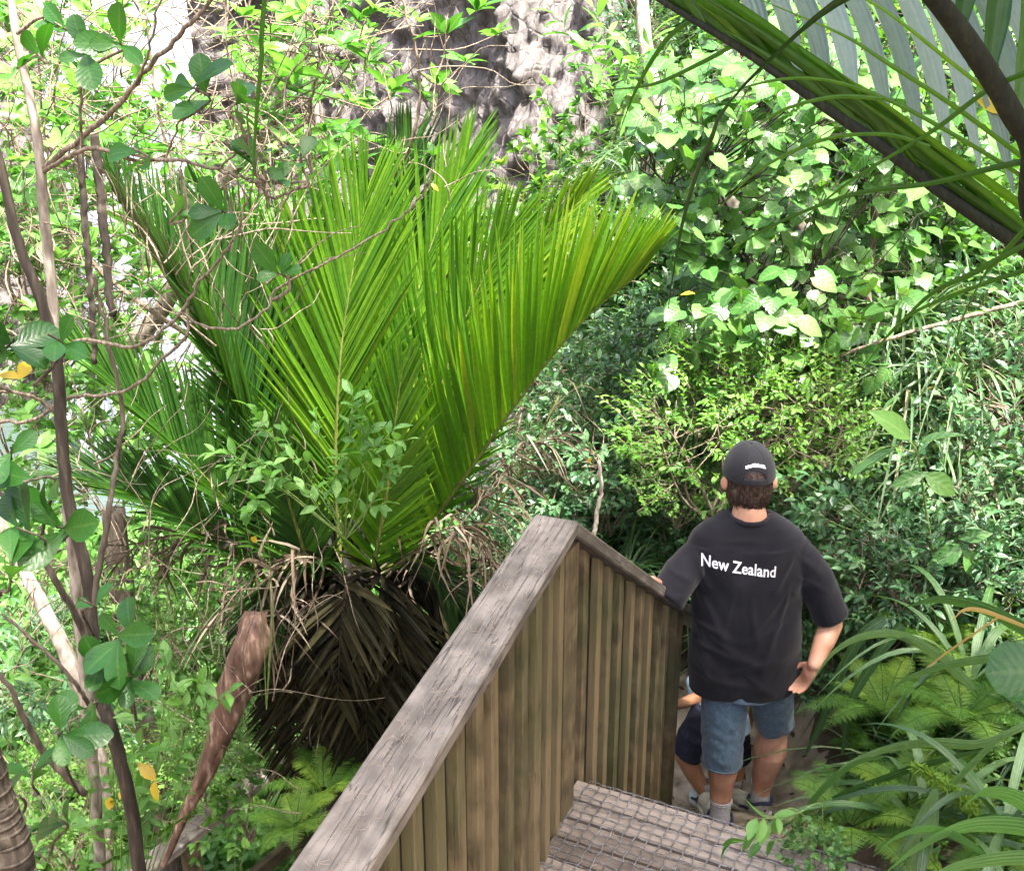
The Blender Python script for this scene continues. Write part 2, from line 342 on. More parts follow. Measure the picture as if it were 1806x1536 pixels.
# ------------------------------------------------------------------ terrain
def sst(a, b, x):
    t = np.clip((x - a) / (b - a), 0, 1); return t * t * (3 - 2 * t)
def wob(x, y, s=1.0):
    return (np.sin(x * 1.3 * s + 1.7) * np.cos(y * 1.1 * s - .4) + .5 * np.sin(x * 2.9 * s + y * 2.3 * s) + .3 * np.sin(x * 5.3 * s - y * 4.7 * s + 2)) / 1.8
def height(x, y):
    x = np.asarray(x, float); y = np.asarray(y, float)
    s_ = (x - .14) * .44 + (y - 3.2) * .9
    path = np.where(y < 4.2, -.33, np.maximum(-.33 - .5 * (y - 4.2), -.62)) + .02 * wob(x, y, 4)
    path = np.where(s_ < 1.0, -.3, path)
    bank = np.maximum(0, x - (1.35 + .12 * np.sin(y * 2))) * 1.35
    bank = np.where(bank > 1.2, 1.2 + (bank - 1.2) * .7, bank)
    hill = np.maximum(0, y - 5.35 + .25 * wob(x, y)) * .80
    hill = np.where(hill > 3.2, 3.2 + (hill - 3.2) * 1.15, hill)
    right = path + np.maximum(bank, hill) + .35 * np.minimum(bank, hill) + .12 * wob(x, y, 1.5) * sst(0.1, .8, np.maximum(bank, hill))
    low = np.where(y < 3, -1.6 + (3 - y) * .3, -1.6 - .14 * (y - 3) - .9 * sst(12.4, 15, y)); low = np.maximum(low, -4.9) + .15 * wob(x, y, 1.2)
    xb = np.interp(y, [0, 4, 6, 8, 12, 18, 30], [-.1, -.1, .35, 1.3, 2.6, 3.4, 4.0])
    f = sst(xb - np.interp(y, [0, 5, 8, 14], [1.5, 1.5, 2.4, 3.4]), xb, x)
    z = low * (1 - f) + right * f
    zback = sst(20, 26, y) * 9.0
    zleft = sst(-9, -15, x) * 8.0
    return z * (1 - sst(20, 26, y) * (1 - f)) + zback * (1 - f) + zleft * (1 - f)
gx = np.unique(np.concatenate([np.linspace(-60, -8, 30), np.linspace(-8, 8, 190), np.linspace(8, 60, 30)]))
gy = np.unique(np.concatenate([np.linspace(-40, -2, 25), np.linspace(-2, 14, 200), np.linspace(14, 60, 50)]))
X, Y = np.meshgrid(gx, gy); Z = height(X, Y) + .03 * np.sin(X * 9 + Y * 3) * np.sin(Y * 11)
b = MB(); nx, ny = len(gx), len(gy)
i = np.arange(ny - 1)[:, None] * nx; j = np.arange(nx - 1)[None]
b.add(np.stack([X, Y, Z], -1).reshape(-1, 3), np.stack([i + j, i + j + 1, i + nx + j + 1, i + nx + j], -1).reshape(-1, 4))
m, nt, out = node_mat("forest_soil")
geo = N_(nt, "ShaderNodeNewGeometry")
nz = N_(nt, "ShaderNodeTexNoise"); nz.inputs['Scale'].default_value = 6; nz.inputs['Detail'].default_value = 10; nz.inputs['Roughness'].default_value = .7
nt.links.new(geo.outputs['Position'], nz.inputs['Vector'])
cr = ramp(nt, [(.3, (.035, .022, .014)), (.5, (.10, .07, .045)), (.68, (.19, .14, .10))], nz.outputs['Fac'])
pb = N_(nt, "ShaderNodeBsdfPrincipled"); pb.inputs['Roughness'].default_value = .95; nt.links.new(cr.outputs[0], pb.inputs['Base Color'])
bp = N_(nt, "ShaderNodeBump"); bp.inputs['Distance'].default_value = .04; nt.links.new(nz.outputs['Fac'], bp.inputs['Height']); nt.links.new(bp.outputs[0], pb.inputs['Normal'])
nt.links.new(pb.outputs[0], out.inputs[0]); M['soil'] = m
tag(b.build("ground", M['soil']), kind="structure")

# trodden path of pale dirt, a sheet just above the ground
b = MB(); cl = spline([(.72, 3.9), (.98, 4.35), (1.15, 4.8), (1.15, 5.15), (.9, 5.6)], 40); wd = interp([.45, .5, .5, .42, .3], 40)
tt = np.gradient(cl, axis=0); tt = tt / np.linalg.norm(tt, axis=1, keepdims=True); nn = np.stack([tt[:, 1], -tt[:, 0]], 1)
k = 24; ss = np.linspace(-1, 1, k)
PX = cl[:, None] + nn[:, None] * (ss[None, :, None] * (wd[:, None, None] + .04 * np.sin(np.arange(40) * 1.3)[:, None, None]))
PZ = height(PX[..., 0], PX[..., 1]) + .03 * np.sin(PX[..., 0] * 9 + PX[..., 1] * 3) * np.sin(PX[..., 1] * 11)
lum = np.array([[noise.noise(Vector((p[0] * 7, p[1] * 7, 3))) for p in r] for r in PX])
PZ = PZ + .03 + .03 * np.maximum(lum, 0) - .05 * np.abs(ss)[None] ** 6
i = np.arange(39)[:, None] * k; j = np.arange(k - 1)[None]
b.add(np.concatenate([PX, PZ[..., None]], -1).reshape(-1, 3), np.stack([i + j, i + k + j, i + k + j + 1, i + j + 1], -1).reshape(-1, 4))
M['dirt'] = plain_mat("path_dirt", (.50, .41, .33), .95, (.24, .185, .145), 9, 1.0, .2, dist=.03)
tag(b.build("path", M['dirt']), kind="structure")

# pool
b = MB(); k = 60; X, Y = np.meshgrid(np.linspace(-22, -.5, k), np.linspace(6, 24, k))
b.add(np.stack([X, Y, -3.1 + .01 * np.sin(X * 7 + Y * 5)], -1).reshape(-1, 3), [(r * k + c, r * k + c + 1, r * k + k + c + 1, r * k + k + c) for r in range(k - 1) for c in range(k - 1)])
m, nt, out = node_mat("pool_water"); pb = N_(nt, "ShaderNodeBsdfPrincipled"); pb.inputs['Base Color'].default_value = (.05, .075, .07, 1); pb.inputs['Roughness'].default_value = .12
nz = N_(nt, "ShaderNodeTexNoise"); nz.inputs['Scale'].default_value = 6; nz.inputs['Detail'].default_value = 4
bp = N_(nt, "ShaderNodeBump"); bp.inputs['Strength'].default_value = .5; bp.inputs['Distance'].default_value = .05
geo = N_(nt, "ShaderNodeNewGeometry"); nt.links.new(geo.outputs['Position'], nz.inputs['Vector']); nt.links.new(nz.outputs['Fac'], bp.inputs['Height'])
nt.links.new(bp.outputs[0], pb.inputs['Normal']); nt.links.new(pb.outputs[0], out.inputs[0]); M['water'] = m
tag(b.build("water", M['water']), kind="structure")

# cliff round the pool: a rock wall with ledges and cracks
def sheet_from(fn, nu, nv):
    V = np.array([[fn(u, v) for u in np.linspace(0, 1, nu)] for v in np.linspace(0, 1, nv)]).reshape(-1, 3)
    Q = [(r * nu + c, r * nu + c + 1, r * nu + nu + c + 1, r * nu + nu + c) for r in range(nv - 1) for c in range(nu - 1)]
    return V, Q
cliff_line = spline([(-16, 9), (-13.5, 15), (-9.5, 18.5), (-6.2, 19.6), (-3.0, 17.2), (-1.2, 14.4), (1.5, 13.2), (6, 13.5)], 520)
cl_n = nrm(np.stack([np.gradient(cliff_line[:, 1]), -np.gradient(cliff_line[:, 0])], 1))
def cliff_pt(u, v):
    i = min(int(u * 519), 519); p = cliff_line[i]; n = cl_n[i]
    z = -5 + v * 17.0; lean = -.28 * max(0, z + 2) - .0 * z
    q = Vector((p[0] * .55, p[1] * .55, z * .32))
    d = noise.fractal(q * 1.0, 1.0, 2.1, 6) * .75
    q2 = Vector((p[0] * 1.3, p[1] * 1.3, z * 1.9)); d += (noise.voronoi(q2)[0][1] - noise.voronoi(q2)[0][0]) * .22
    d += noise.noise(Vector((p[0] * 6, p[1] * 6, z * 5))) * .12 + noise.noise(Vector((p[0] * 14, p[1] * 14, z * 11))) * .07
    return (p[0] + n[0] * (d + lean), p[1] + n[1] * (d + lean), z)
b = MB(); V, Q = sheet_from(cliff_pt, 520, 260); b.add(V, Q)
m, nt, out = node_mat("wet_rock"); geo = N_(nt, "ShaderNodeNewGeometry")
mp = N_(nt, "ShaderNodeMapping"); mp.inputs['Scale'].default_value = (3.2, 3.2, .7); nt.links.new(geo.outputs['Position'], mp.inputs[0])
n1 = N_(nt, "ShaderNodeTexNoise"); n1.inputs['Scale'].default_value = 1.6; n1.inputs['Detail'].default_value = 12; n1.inputs['Roughness'].default_value = .72; nt.links.new(mp.outputs[0], n1.inputs['Vector'])
cr = ramp(nt, [(.34, (.030, .025, .023)), (.45, (.058, .050, .047)), (.54, (.088, .077, .074)), (.68, (.15, .135, .13))], n1.outputs['Fac'])
n2 = N_(nt, "ShaderNodeTexVoronoi"); n2.inputs['Scale'].default_value = 5.0; n2.feature = 'DISTANCE_TO_EDGE'; nt.links.new(geo.outputs['Position'], n2.inputs['Vector'])
pb = N_(nt, "ShaderNodeBsdfPrincipled"); pb.inputs['Roughness'].default_value = .55; nt.links.new(cr.outputs[0], pb.inputs['Base Color'])
bp = N_(nt, "ShaderNodeBump"); bp.inputs['Distance'].default_value = .05; bp.inputs['Strength'].default_value = .9
nt.links.new(math_(nt, 'ADD', n1.outputs['Fac'], math_(nt, 'MULTIPLY', math_(nt, 'MINIMUM', n2.outputs[0], .12), 2.0)), bp.inputs['Height']); nt.links.new(bp.outputs[0], pb.inputs['Normal']); nt.links.new(pb.outputs[0], out.inputs[0]); M['rock'] = m
tag(b.build("cliff", M['rock']), "grey brown wet rock face rising behind the pool at the top of the picture", "cliff", kind="structure")

# waterfall: many falling threads of white water in front of the cliff
rng = np.random.default_rng(5); b = MB()
for k in range(210):
    f = rng.normal(0, .24); x0 = -5.7 + f * 1.15 + rng.normal(0, .08); n = 26
    z = np.linspace(9, -4.5, n); y = 17.3 - .075 * (9 - z) + rng.normal(0, .12)
    x = x0 + .14 * np.sin(z * rng.uniform(.6, 1.5) + rng.uniform(0, 6)) + f * (9 - z) * .055
    b.strap(np.stack([x, y, z], 1), [rng.uniform(.06, .2)] * 3, (1, 0, 0), .15, rng.random())
M['fall'] = plain_mat("white_water", (.62, .65, .72), .5, (.40, .44, .52), 7, .6, .5, transl=.35, dist=.03)
tag(b.build("waterfall", M['fall']), kind="structure")

# ------------------------------------------------------------------ stairs and balustrade
M['wood_rail'] = wood_mat("weathered_rail", (.065, .054, .044), (.128, .11, .092), (.24, .21, .178), crack=.8)
M['wood_slat'] = wood_mat("stained_slat", (.04, .028, .014), (.105, .077, .038), (.20, .15, .078), (.065, .078, .026), .55, .3)
M['wood_back'] = wood_mat('shade_dark_backing_board', (.012, .009, .005), (.03, .022, .012), (.06, .045, .026), (.035, .042, .016), .5, .25)  # backing boards: shade of the slat gaps put into a darker wood colour
M['wood_tread'] = wood_mat("tread_board", (.085, .066, .052), (.155, .125, .10), (.25, .21, .175), crack=.5)
M['wire'] = plain_mat("galvanised_wire", (.30, .30, .32), .5, (.13, .13, .14), 80, .3, .5, .7)
D = np.array([.4389, .8985, 0]); C_ = np.array([.8985, -.4389, 0]); UP = np.array([0, 0, 1.0])
PK = np.array([.14, 3.2, 0])
PEAK_Z = 1.73
near_end = np.array([*(U(588, 1536, 1.72))])
near_dir2 = nrm((near_end - (PK + UP * PEAK_Z)) * np.array([1, 1, 0])); near_slope = (near_end[2] - PEAK_Z) / np.linalg.norm((near_end - PK)[:2])
near_C = nrm(np.cross(-near_dir2, UP))
peak = PK + UP * PEAK_Z
RW, RT = .150, .045
far_slope = -.71; far_len = 1.85
bal = thing("wooden_balustrade", PK - UP * .25, "weathered timber balustrade of upright slats with a flat handrail beside the steps", "balustrade")
def sub(mb, name, mat, par, smooth=False, label=None):
    o = mb.build(name, mat, None, smooth); o.parent = par; o.matrix_parent_inverse = Matrix.Translation(-Vector(par.location))
    if label: o['label'] = label
    return o
# near rail, mitred at the peak
def rail_piece(pa, pb, side, up, nseg, cut_a=None, cut_b=None, rnd=.5):
    mb = MB(); mb.board(pa, pb, side * RW, up * RT, .006, rnd, nseg=nseg); V = mb.V[0]
    # shear the end rings onto the mitre plane
    for cut, ring in ((cut_a, list(range(8)) + [len(V) - 2]), (cut_b, list(range(len(V) - 10, len(V) - 2)) + [len(V) - 1])):
        if cut is None: continue
        p0, n = cut; t = nrm(np.asarray(pb) - pa)
        for q in ring: V[q] = V[q] - t * (np.dot(V[q] - p0, n) / np.dot(t, n))
    mb.V[0] = V; return mb
ndir3 = nrm(near_dir2 + UP * near_slope); far3 = nrm(D + UP * far_slope)
upn = nrm(np.cross(near_C, -ndir3)); upn = upn * np.sign(upn[2]); upf = nrm(np.cross(C_, far3)); upf = upf * np.sign(upf[2])
mit_n = nrm(ndir3 - far3)
p_near0 = peak + ndir3 * 2.6
sub(rail_piece(p_near0, peak, near_C, upn, 12, None, (peak, mit_n), .62), "handrail", M['wood_rail'], bal, label="broad near handrail littered with dry fibres")
sub(rail_piece(peak + far3 * .002, peak + far3 * 2.3, C_, upf, 12, (peak + far3 * .002, mit_n), None, .45), "handrail", M['wood_rail'], bal, label="handrail dropping away with the steps")
rr = random.Random(4)
def rail_under(s):          # z of rail underside at plan distance s (s<0: near side)
    return (PEAK_Z + far_slope * s - RT * .5 * 1.2) if s >= 0 else (PEAK_Z + near_slope * -s - RT * .5)
def slat(p, z0, z1, along, across, w, t, name, mat, rnd, slope=0, label=None):
    mb = MB(); p = np.array([p[0], p[1], 0.0]); mb.board(p + UP * z0, p + UP * z1, along * w, across * t, .0022, rnd, nseg=1)
    V = mb.V[0]                                          # cut the head to the slope of the rail
    for q in range(8, 16): V[q][2] += slope * np.dot(V[q] - p, along)
    mb.V[0] = V; return sub(mb, name, mat, bal, label=label)
# far slats: narrow upright battens in front of wider boards
def foot_z(s): return -.27 + max(0, .60 - .85 * s)
for k in range(10):
    s = .10 + .122 * k
    if s > 1.25: break
    slat(PK + D * s + C_ * (.010 + rr.uniform(-.003, .003)), foot_z(s), rail_under(s) - .002, D, C_, .044, .030, "baluster", M['wood_slat'], rr.uniform(.5, 1.1), far_slope)
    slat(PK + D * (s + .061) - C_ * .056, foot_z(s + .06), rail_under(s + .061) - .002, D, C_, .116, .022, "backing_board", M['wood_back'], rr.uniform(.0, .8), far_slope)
slat(PK + D * 1.32, -.40, rail_under(1.32) - .002, D, C_, .09, .09, "post", M['wood_slat'], .55, far_slope, "square end post at the foot of the steps")
slat(PK - D * .0 + C_ * .016, -.1, PEAK_Z - RT * .5 - .045, D, C_, .11, .09, "post", M['wood_slat'], .5, 0, "greenish post under the bend of the rail")
# near slats
for k in range(20):
    s = .115 + .128 * k
    pos = PK + near_dir2 * s
    slat(pos + near_C * (.040 + rr.uniform(-.004, .004)), .36, rail_under(-s) - .002, -near_dir2, near_C, .050 + rr.uniform(-.005, .012), .034, "baluster", M['wood_slat'], rr.uniform(.45, 1.15), -near_slope)
    pos2 = PK + near_dir2 * (s + .064)
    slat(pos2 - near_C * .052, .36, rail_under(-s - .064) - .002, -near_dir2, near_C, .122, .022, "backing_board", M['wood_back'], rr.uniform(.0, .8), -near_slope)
# bottom stringer boards carrying the slats on the outer side
mb = MB(); mb.board(PK + near_dir2 * .1 - near_C * .062 + UP * .52, PK + near_dir2 * 2.5 - near_C * .062 + UP * .52, UP * .2, near_C * .04, .004, .4)
sub(mb, "stringer", M['wood_slat'], bal)
mb = MB(); mb.board(PK + D * .02 - C_ * .096 + UP * .5, PK + D * 1.3 - C_ * .096 + UP * (.5 - .71 * 1.28), nrm(UP + D * .1) * .22, C_ * .04, .004, .4)
sub(mb, "stringer", M['wood_slat'], bal)

# stairs: landing of boards, then five steps down, all under wire netting
st = thing("wooden_steps", PK + C_ * .5 - UP * .25, "timber steps and landing covered in square wire netting", "stairs")
TZ, T_TH = .635, .038
def left_edge(s):           # where a board at plan distance s meets the near slats
    q = 0.03
    if s < 0: q += (-s) * math.tan(math.acos(max(-1, min(1, float(np.dot(-near_dir2, D))))))*-1*-1 * 1.0
    return q
ang = math.atan2(float(np.dot(near_dir2, C_)), float(-np.dot(near_dir2, D)))
def left_edge(s): return .032 + (max(0, -s + .0) * math.tan(ang) if s < 0 else 0)
boards = []
s = .195
k = 0
while s > -1.9:
    w = [.112, .098, .104, .1][k % 4]; sc = s - w / 2
    a0 = left_edge(sc) + rr.uniform(-.01, .012)
    boards.append((sc, w, a0, 1.12 + rr.uniform(-.02, .02)))
    mb = MB(); zz = TZ - T_TH / 2 + rr.uniform(-.002, .002)
    mb.board(PK + D * sc + C_ * a0 + UP * zz, PK + D * sc + C_ * 1.12 + UP * zz, D * (w - .015), UP * T_TH, .005, rr.uniform(.3, .8), rr.uniform(0, 9))
    sub(mb, "tread", M['wood_tread'], st); s -= w; k += 1
netmb = MB()
def net(s0, s1, a0, a1, z, n_a, n_s):
    zz = z + .0055
    for q in range(n_s + 1):
        s_ = s0 + (s1 - s0) * q / n_s; m_ = n_a * 2; pts = []
        aa = max(a0, left_edge(s_) + .01)
        for r in range(m_ + 1):
            a_ = aa + (a1 - aa) * r / m_
            pts.append(PK + D * (s_ + .0022 * math.sin(r * math.pi / 2 + q)+ rr.uniform(-.002, .002)) + C_ * a_ + UP * (zz + .002 * math.sin(r * math.pi / 2)))
        netmb.tube(pts, .0019, 5, .5)
    for r in range(n_a + 1):
        a_ = a0 + (a1 - a0) * r / n_a; m_ = n_s * 2; pts = []
        for q in range(m_ + 1):
            s_ = s0 + (s1 - s0) * q / m_
            if a_ < left_edge(s_): continue
            pts.append(PK + D * s_ + C_ * (a_ + .003 * math.sin(q * math.pi / 2 + r) + rr.uniform(-.002, .002)) + UP * (zz + .002 * math.cos(q * math.pi / 2)))
        if len(pts) > 3: netmb.tube(pts, .0019, 5, .5)
net(-1.2, .19, .07, 1.08, TZ, 24, 33)
STEPS = [(.43, .44), (.63, .25), (.81, .06), (.98, -.13)]
for k in range(1, 5):
    s1, z = STEPS[k - 1]; dz_ = (STEPS[k - 2][1] if k > 1 else TZ) - z; gs = s1 - (STEPS[k - 2][0] if k > 1 else .195)
    for q in range(2):
        sc = s1 - gs * .25 - q * gs * .5
        mb = MB(); mb.board(PK + D * sc + C_ * .06 + UP * (z - T_TH / 2), PK + D * sc + C_ * 1.12 + UP * (z - T_TH / 2), D * (gs * .5 - .006), UP * T_TH, .005, rr.uniform(.3, .8), rr.uniform(0, 9))
        sub(mb, "tread", M['wood_tread'], st)
    mb = MB(); mb.board(PK + D * (s1 - gs - .012) + C_ * .06 + UP * (z + dz_ / 2 - .02), PK + D * (s1 - gs - .012) + C_ * 1.12 + UP * (z + dz_ / 2 - .02), D * .02, UP * (dz_ - .05), .003, .3)
    sub(mb, "riser", M['wood_tread'], st)
    net(s1 - gs + .01, s1 - .005, .08, 1.08, z, 24, 4)
mb = netmb; sub(mb, "wire_netting", M['wire'], st)
for a_ in (.09, 1.08):
    mb = MB(); mb.board(PK + D * -.02 + C_ * a_ + UP * .46, PK + D * 1.0 + C_ * a_ + UP * (.46 - .86 * 1.02), nrm(UP + D * .6) * .2, C_ * .04, .004, .3)
    sub(mb, "stringer", M['wood_slat'], st)

# dry fibres and leaf scraps lying on the broad rail and the boards
b = MB(); rng = np.random.default_rng(9)
for k in range(520):
    d_ = rng.uniform(0.02, 1.75); a_ = rng.uniform(-.068, .068); p = peak + ndir3 * d_ + near_C * a_ + upn * (RT / 2 + .0012)
    th = rng.normal(0, .9) + .4; L = rng.uniform(.006, .035) * (1 if rng.random() < .92 else 1.8); cv = rng.normal(0, .6)
    pts = []
    for u in np.linspace(0, 1, 5):
        a2 = th + cv * u; pts.append(p.copy()); p = p + (ndir3 * math.cos(a2) + near_C * math.sin(a2)) * L / 5
    pts = np.array(pts)
    if np.any(np.abs((pts - peak) @ near_C) > .073): continue
    b.tube(pts, [.0004, .0006, .0003], 4, rng.random(), False)
for k in range(90):
    s_ = rng.uniform(-.8, .18); a_ = rng.uniform(.1, 1.0); p = PK + D * s_ + C_ * a_ + UP * (TZ + .002)
    th = rng.uniform(0, 6.28); pts = [p, p + (D * math.cos(th) + C_ * math.sin(th)) * rng.uniform(.005, .02)]
    b.tube(pts, .0012, 4, rng.random())
M['fibre'] = plain_mat("dry_fibre", (.46, .38, .29), .8, (.28, .21, .15), 20, .1)
tag(b.build("leaf_litter", M['fibre']), "pale dry fibres scattered over the broad handrail and the boards", "leaf litter", kind="stuff")

# second, lower handrail seen through the growth down the bank
lr = thing("lower_handrail", U(420, 1420, 5.0), "pale weathered rail of the lower path half hidden in the growth left of the steps", "handrail")
pa, pb_ = UA(40, 1700, 4.3), UA(600, 1262, 5.6); t = nrm(pb_ - pa); sd = nrm(np.cross(t, UP)); u_ = np.cross(sd, t)
mb = MB(); mb.board(pa, pb_, sd * .13, u_ * .045, .005, .8, nseg=8); sub(mb, "top_rail", M['wood_rail'], lr)
mb = MB(); mb.board(pa - u_ * .55 + sd * .03, pb_ - u_ * .55 + sd * .03, sd * .045, u_ * .09, .004, .3, nseg=8); sub(mb, "lower_rail", M['wood_slat'], lr)
for f in (.12, .48, .84):
    p = pa * (1 - f) + pb_ * f; mb = MB(); mb.board(p - UP * 1.1, p - UP * .025, t * .09, sd * .09, .004, .3); sub(mb, "post", M['wood_slat'], lr)
# ------------------------------------------------------------------ people
def ellipsoid(mb, c, r, axes=None, nu=20, nv=12):
    c = np.asarray(c, float); A = np.eye(3) if axes is None else np.array(axes, float)
    V = []
    for i in range(1, nv):
        ph = math.pi * i / nv
        for j in range(nu):
            th = 2 * math.pi * j / nu; q = np.array([math.sin(ph) * math.cos(th) * r[0], math.sin(ph) * math.sin(th) * r[1], math.cos(ph) * r[2]]); V.append(c + q @ A)
    V.append(c + np.array([0, 0, r[2]]) @ A); V.append(c - np.array([0, 0, r[2]]) @ A); n = (nv - 1) * nu
    Q = [(i * nu + j, (i + 1) * nu + j, (i + 1) * nu + (j + 1) % nu, i * nu + (j + 1) % nu) for i in range(nv - 2) for j in range(nu)]
    T = [(n, j, (j + 1) % nu) for j in range(nu)] + [(n + 1, (nv - 2) * nu + (j + 1) % nu, (nv - 2) * nu + j) for j in range(nu)]
    mb.add(V, Q, T)
def capsule(mb, P, r, n=14, seg=16, flat=1.0):
    Q = spline(P, n); R = interp(r, n); mb.tube(Q, R, seg, flat=flat)
    for q in (0, -1): ellipsoid(mb, Q[q], (R[q] * .98,) * 3, None, 16, 10)
def loft(mb, rings, n=32, power=2.3):
    """rings: (centre, rx, ry); superellipse sections, closed at both ends"""
    V = []
    for c, rx, ry in rings:
        for k in range(n):
            a = 2 * math.pi * k / n; ca, sa = math.cos(a), math.sin(a)
            V.append(np.asarray(c, float) + np.array([math.copysign(abs(ca) ** (2 / power), ca) * rx, math.copysign(abs(sa) ** (2 / power), sa) * ry, 0]))
    m_ = len(rings); Q = [(i * n + k, i * n + (k + 1) % n, (i + 1) * n + (k + 1) % n, (i + 1) * n + k) for i in range(m_ - 1) for k in range(n)]
    V.append(rings[0][0]); V.append(rings[-1][0]); b0 = m_ * n
    T = [(b0, (k + 1) % n, k) for k in range(n)] + [(b0 + 1, (m_ - 1) * n + k, (m_ - 1) * n + (k + 1) % n) for k in range(n)]
    mb.add(V, Q, T)
def fuse(mb, name, mat, parent, voxel=.007, smooth=4, wr=None, label=None):
    """merge closed pieces into one continuous skin"""
    me = mb.mesh("tmp"); o = bpy.data.objects.new("tmp", me); COL.objects.link(o)
    m1 = o.modifiers.new("r", 'REMESH'); m1.mode = 'VOXEL'; m1.voxel_size = voxel; m1.use_smooth_shade = True
    m2 = o.modifiers.new("s", 'SMOOTH'); m2.factor = .6; m2.iterations = smooth
    dg = bpy.context.evaluated_depsgraph_get(); new = bpy.data.meshes.new_from_object(o.evaluated_get(dg))
    bpy.data.objects.remove(o); bpy.data.meshes.remove(me)
    if wr is not None:
        n = len(new.vertices); co = np.empty(n * 3, np.float32); no = np.empty(n * 3, np.float32)
        new.vertices.foreach_get("co", co); new.vertices.foreach_get("normal", no); co = co.reshape(-1, 3).astype(float); no = no.reshape(-1, 3)
        d = np.array([wr(Vector(p), Vector(q)) for p, q in zip(co, no)]); co = co + no * d[:, None]; new.vertices.foreach_set("co", co.astype(np.float32).ravel()); new.update()
    new.polygons.foreach_set("use_smooth", np.ones(len(new.polygons), bool))
    new.name = name; new.materials.clear(); new.materials.append(mat)
    o = bpy.data.objects.new(name, new); COL.objects.link(o); o.parent = parent; o.matrix_parent_inverse = Matrix.Translation(-Vector(parent.location))
    if label: o['label'] = label
    return o
def pa(o, parent):
    o.parent = parent
    root = parent
    o.matrix_parent_inverse = Matrix.Translation(-Vector(root.location)); return o
M['skin'] = plain_mat("skin", (.60, .34, .235), .48, (.40, .19, .12), 9, .3, .4)
M['skin_child'] = plain_mat("tanned_skin", (.42, .21, .12), .5, (.34, .16, .09), 14, .15, .4)
M['shirt'] = plain_mat("faded_black_cotton", (.009, .0088, .0135), .9, (.006, .0058, .009), 9, .35, .2, sheen=.11)
M['cap'] = plain_mat("black_cap_cloth", (.013, .013, .018), .85, (.008, .008, .011), 200, .3, .3, sheen=.12)
M['denim'] = plain_mat("blue_denim", (.085, .14, .20), .85, (.05, .085, .125), 70, .5, .3, sheen=.2)
M['navy'] = plain_mat("navy_cloth", (.016, .02, .04), .85, (.010, .012, .024), 60, .4, .3)
M['paleblue'] = plain_mat("pale_blue_cotton", (.40, .52, .66), .85, (.30, .40, .53), 30, .3, .3)
M['white'] = plain_mat("white_print", (.82, .82, .86), .7, (.72, .72, .78), 90, .1, .3)
M['sock'] = plain_mat("grey_sock", (.46, .45, .47), .95, (.33, .32, .35), 120, .6, .2)
M['shoe'] = plain_mat("grey_trainer", (.50, .48, .43), .7, (.34, .32, .28), 40, .4, .3)
M['shoe_navy'] = plain_mat("navy_trainer_panel", (.03, .035, .09), .6, None, 60, .3, .4)
M['sole'] = plain_mat("pale_sole", (.5, .48, .42), .7, (.36, .34, .3), 40, .3, .3)
M['hair'] = plain_mat("brown_hair", (.10, .06, .048), .38, (.018, .011, .009), 70, .5, .5)

man = thing("person", U(1320, 1440, 4.25), "man in black cap, black T-shirt lettered New Zealand and denim shorts below the steps", "person")
man.location.z = -.30
ty = 4.2
def px_m(p, y, py): return p * PXM(y, py)
HC = UA(1321, 847, 4.23)                                    # head centre
# --- body: one skin from head to ankles
b = MB()
ellipsoid(b, HC + [0, .005, .01], (.080, .100, .118)); ellipsoid(b, HC + [0, .045, -.06], (.060, .062, .065)); ellipsoid(b, HC + [0, .105, -.02], (.014, .022, .028))
for s in (-1, 1):
    ellipsoid(b, HC + [s * .090, .004, -.016], (.013, .022, .034), [[.9, .4 * s, 0], [-.4 * s, .9, 0], [0, 0, 1]]); ellipsoid(b, HC + [s * .104, -.012, -.008], (.010, .022, .030), [[.8, -.6 * s, 0], [.6 * s, .8, 0], [0, 0, 1]])
capsule(b, [HC + [0, -.01, -.05], UA(1321, 890, 4.19), UA(1321, 925, 4.2)], [.066, .062, .085]); capsule(b, [UA(1285, 950, 4.2), UA(1357, 950, 4.2)], [.05, .05])
sL, sR = UA(1246, 972, 4.2), UA(1394, 972, 4.2)
eL, wL = UA(1182, 1042, 4.10), UA(1162, 1034, 4.13); eR, wR = UA(1466, 1100, 4.2), UA(1436, 1172, 4.08)
capsule(b, [sL, (sL + eL) / 2, eL], [.045, .044, .042]); capsule(b, [eL, (eL + wL) / 2, wL], [.044, .040, .03])
capsule(b, [sR, (sR + eR) / 2 + np.array([.012, 0, .008]), eR], [.05, .045, .047]); capsule(b, [eR, (eR * .6 + wR * .4), wR], [.050, .048, .031])
loft(b, [(UA(1312, 1190, ty), .15, .10), (UA(1316, 1060, ty), .17, .11), (UA(1318, 975, ty), .16, .09)])
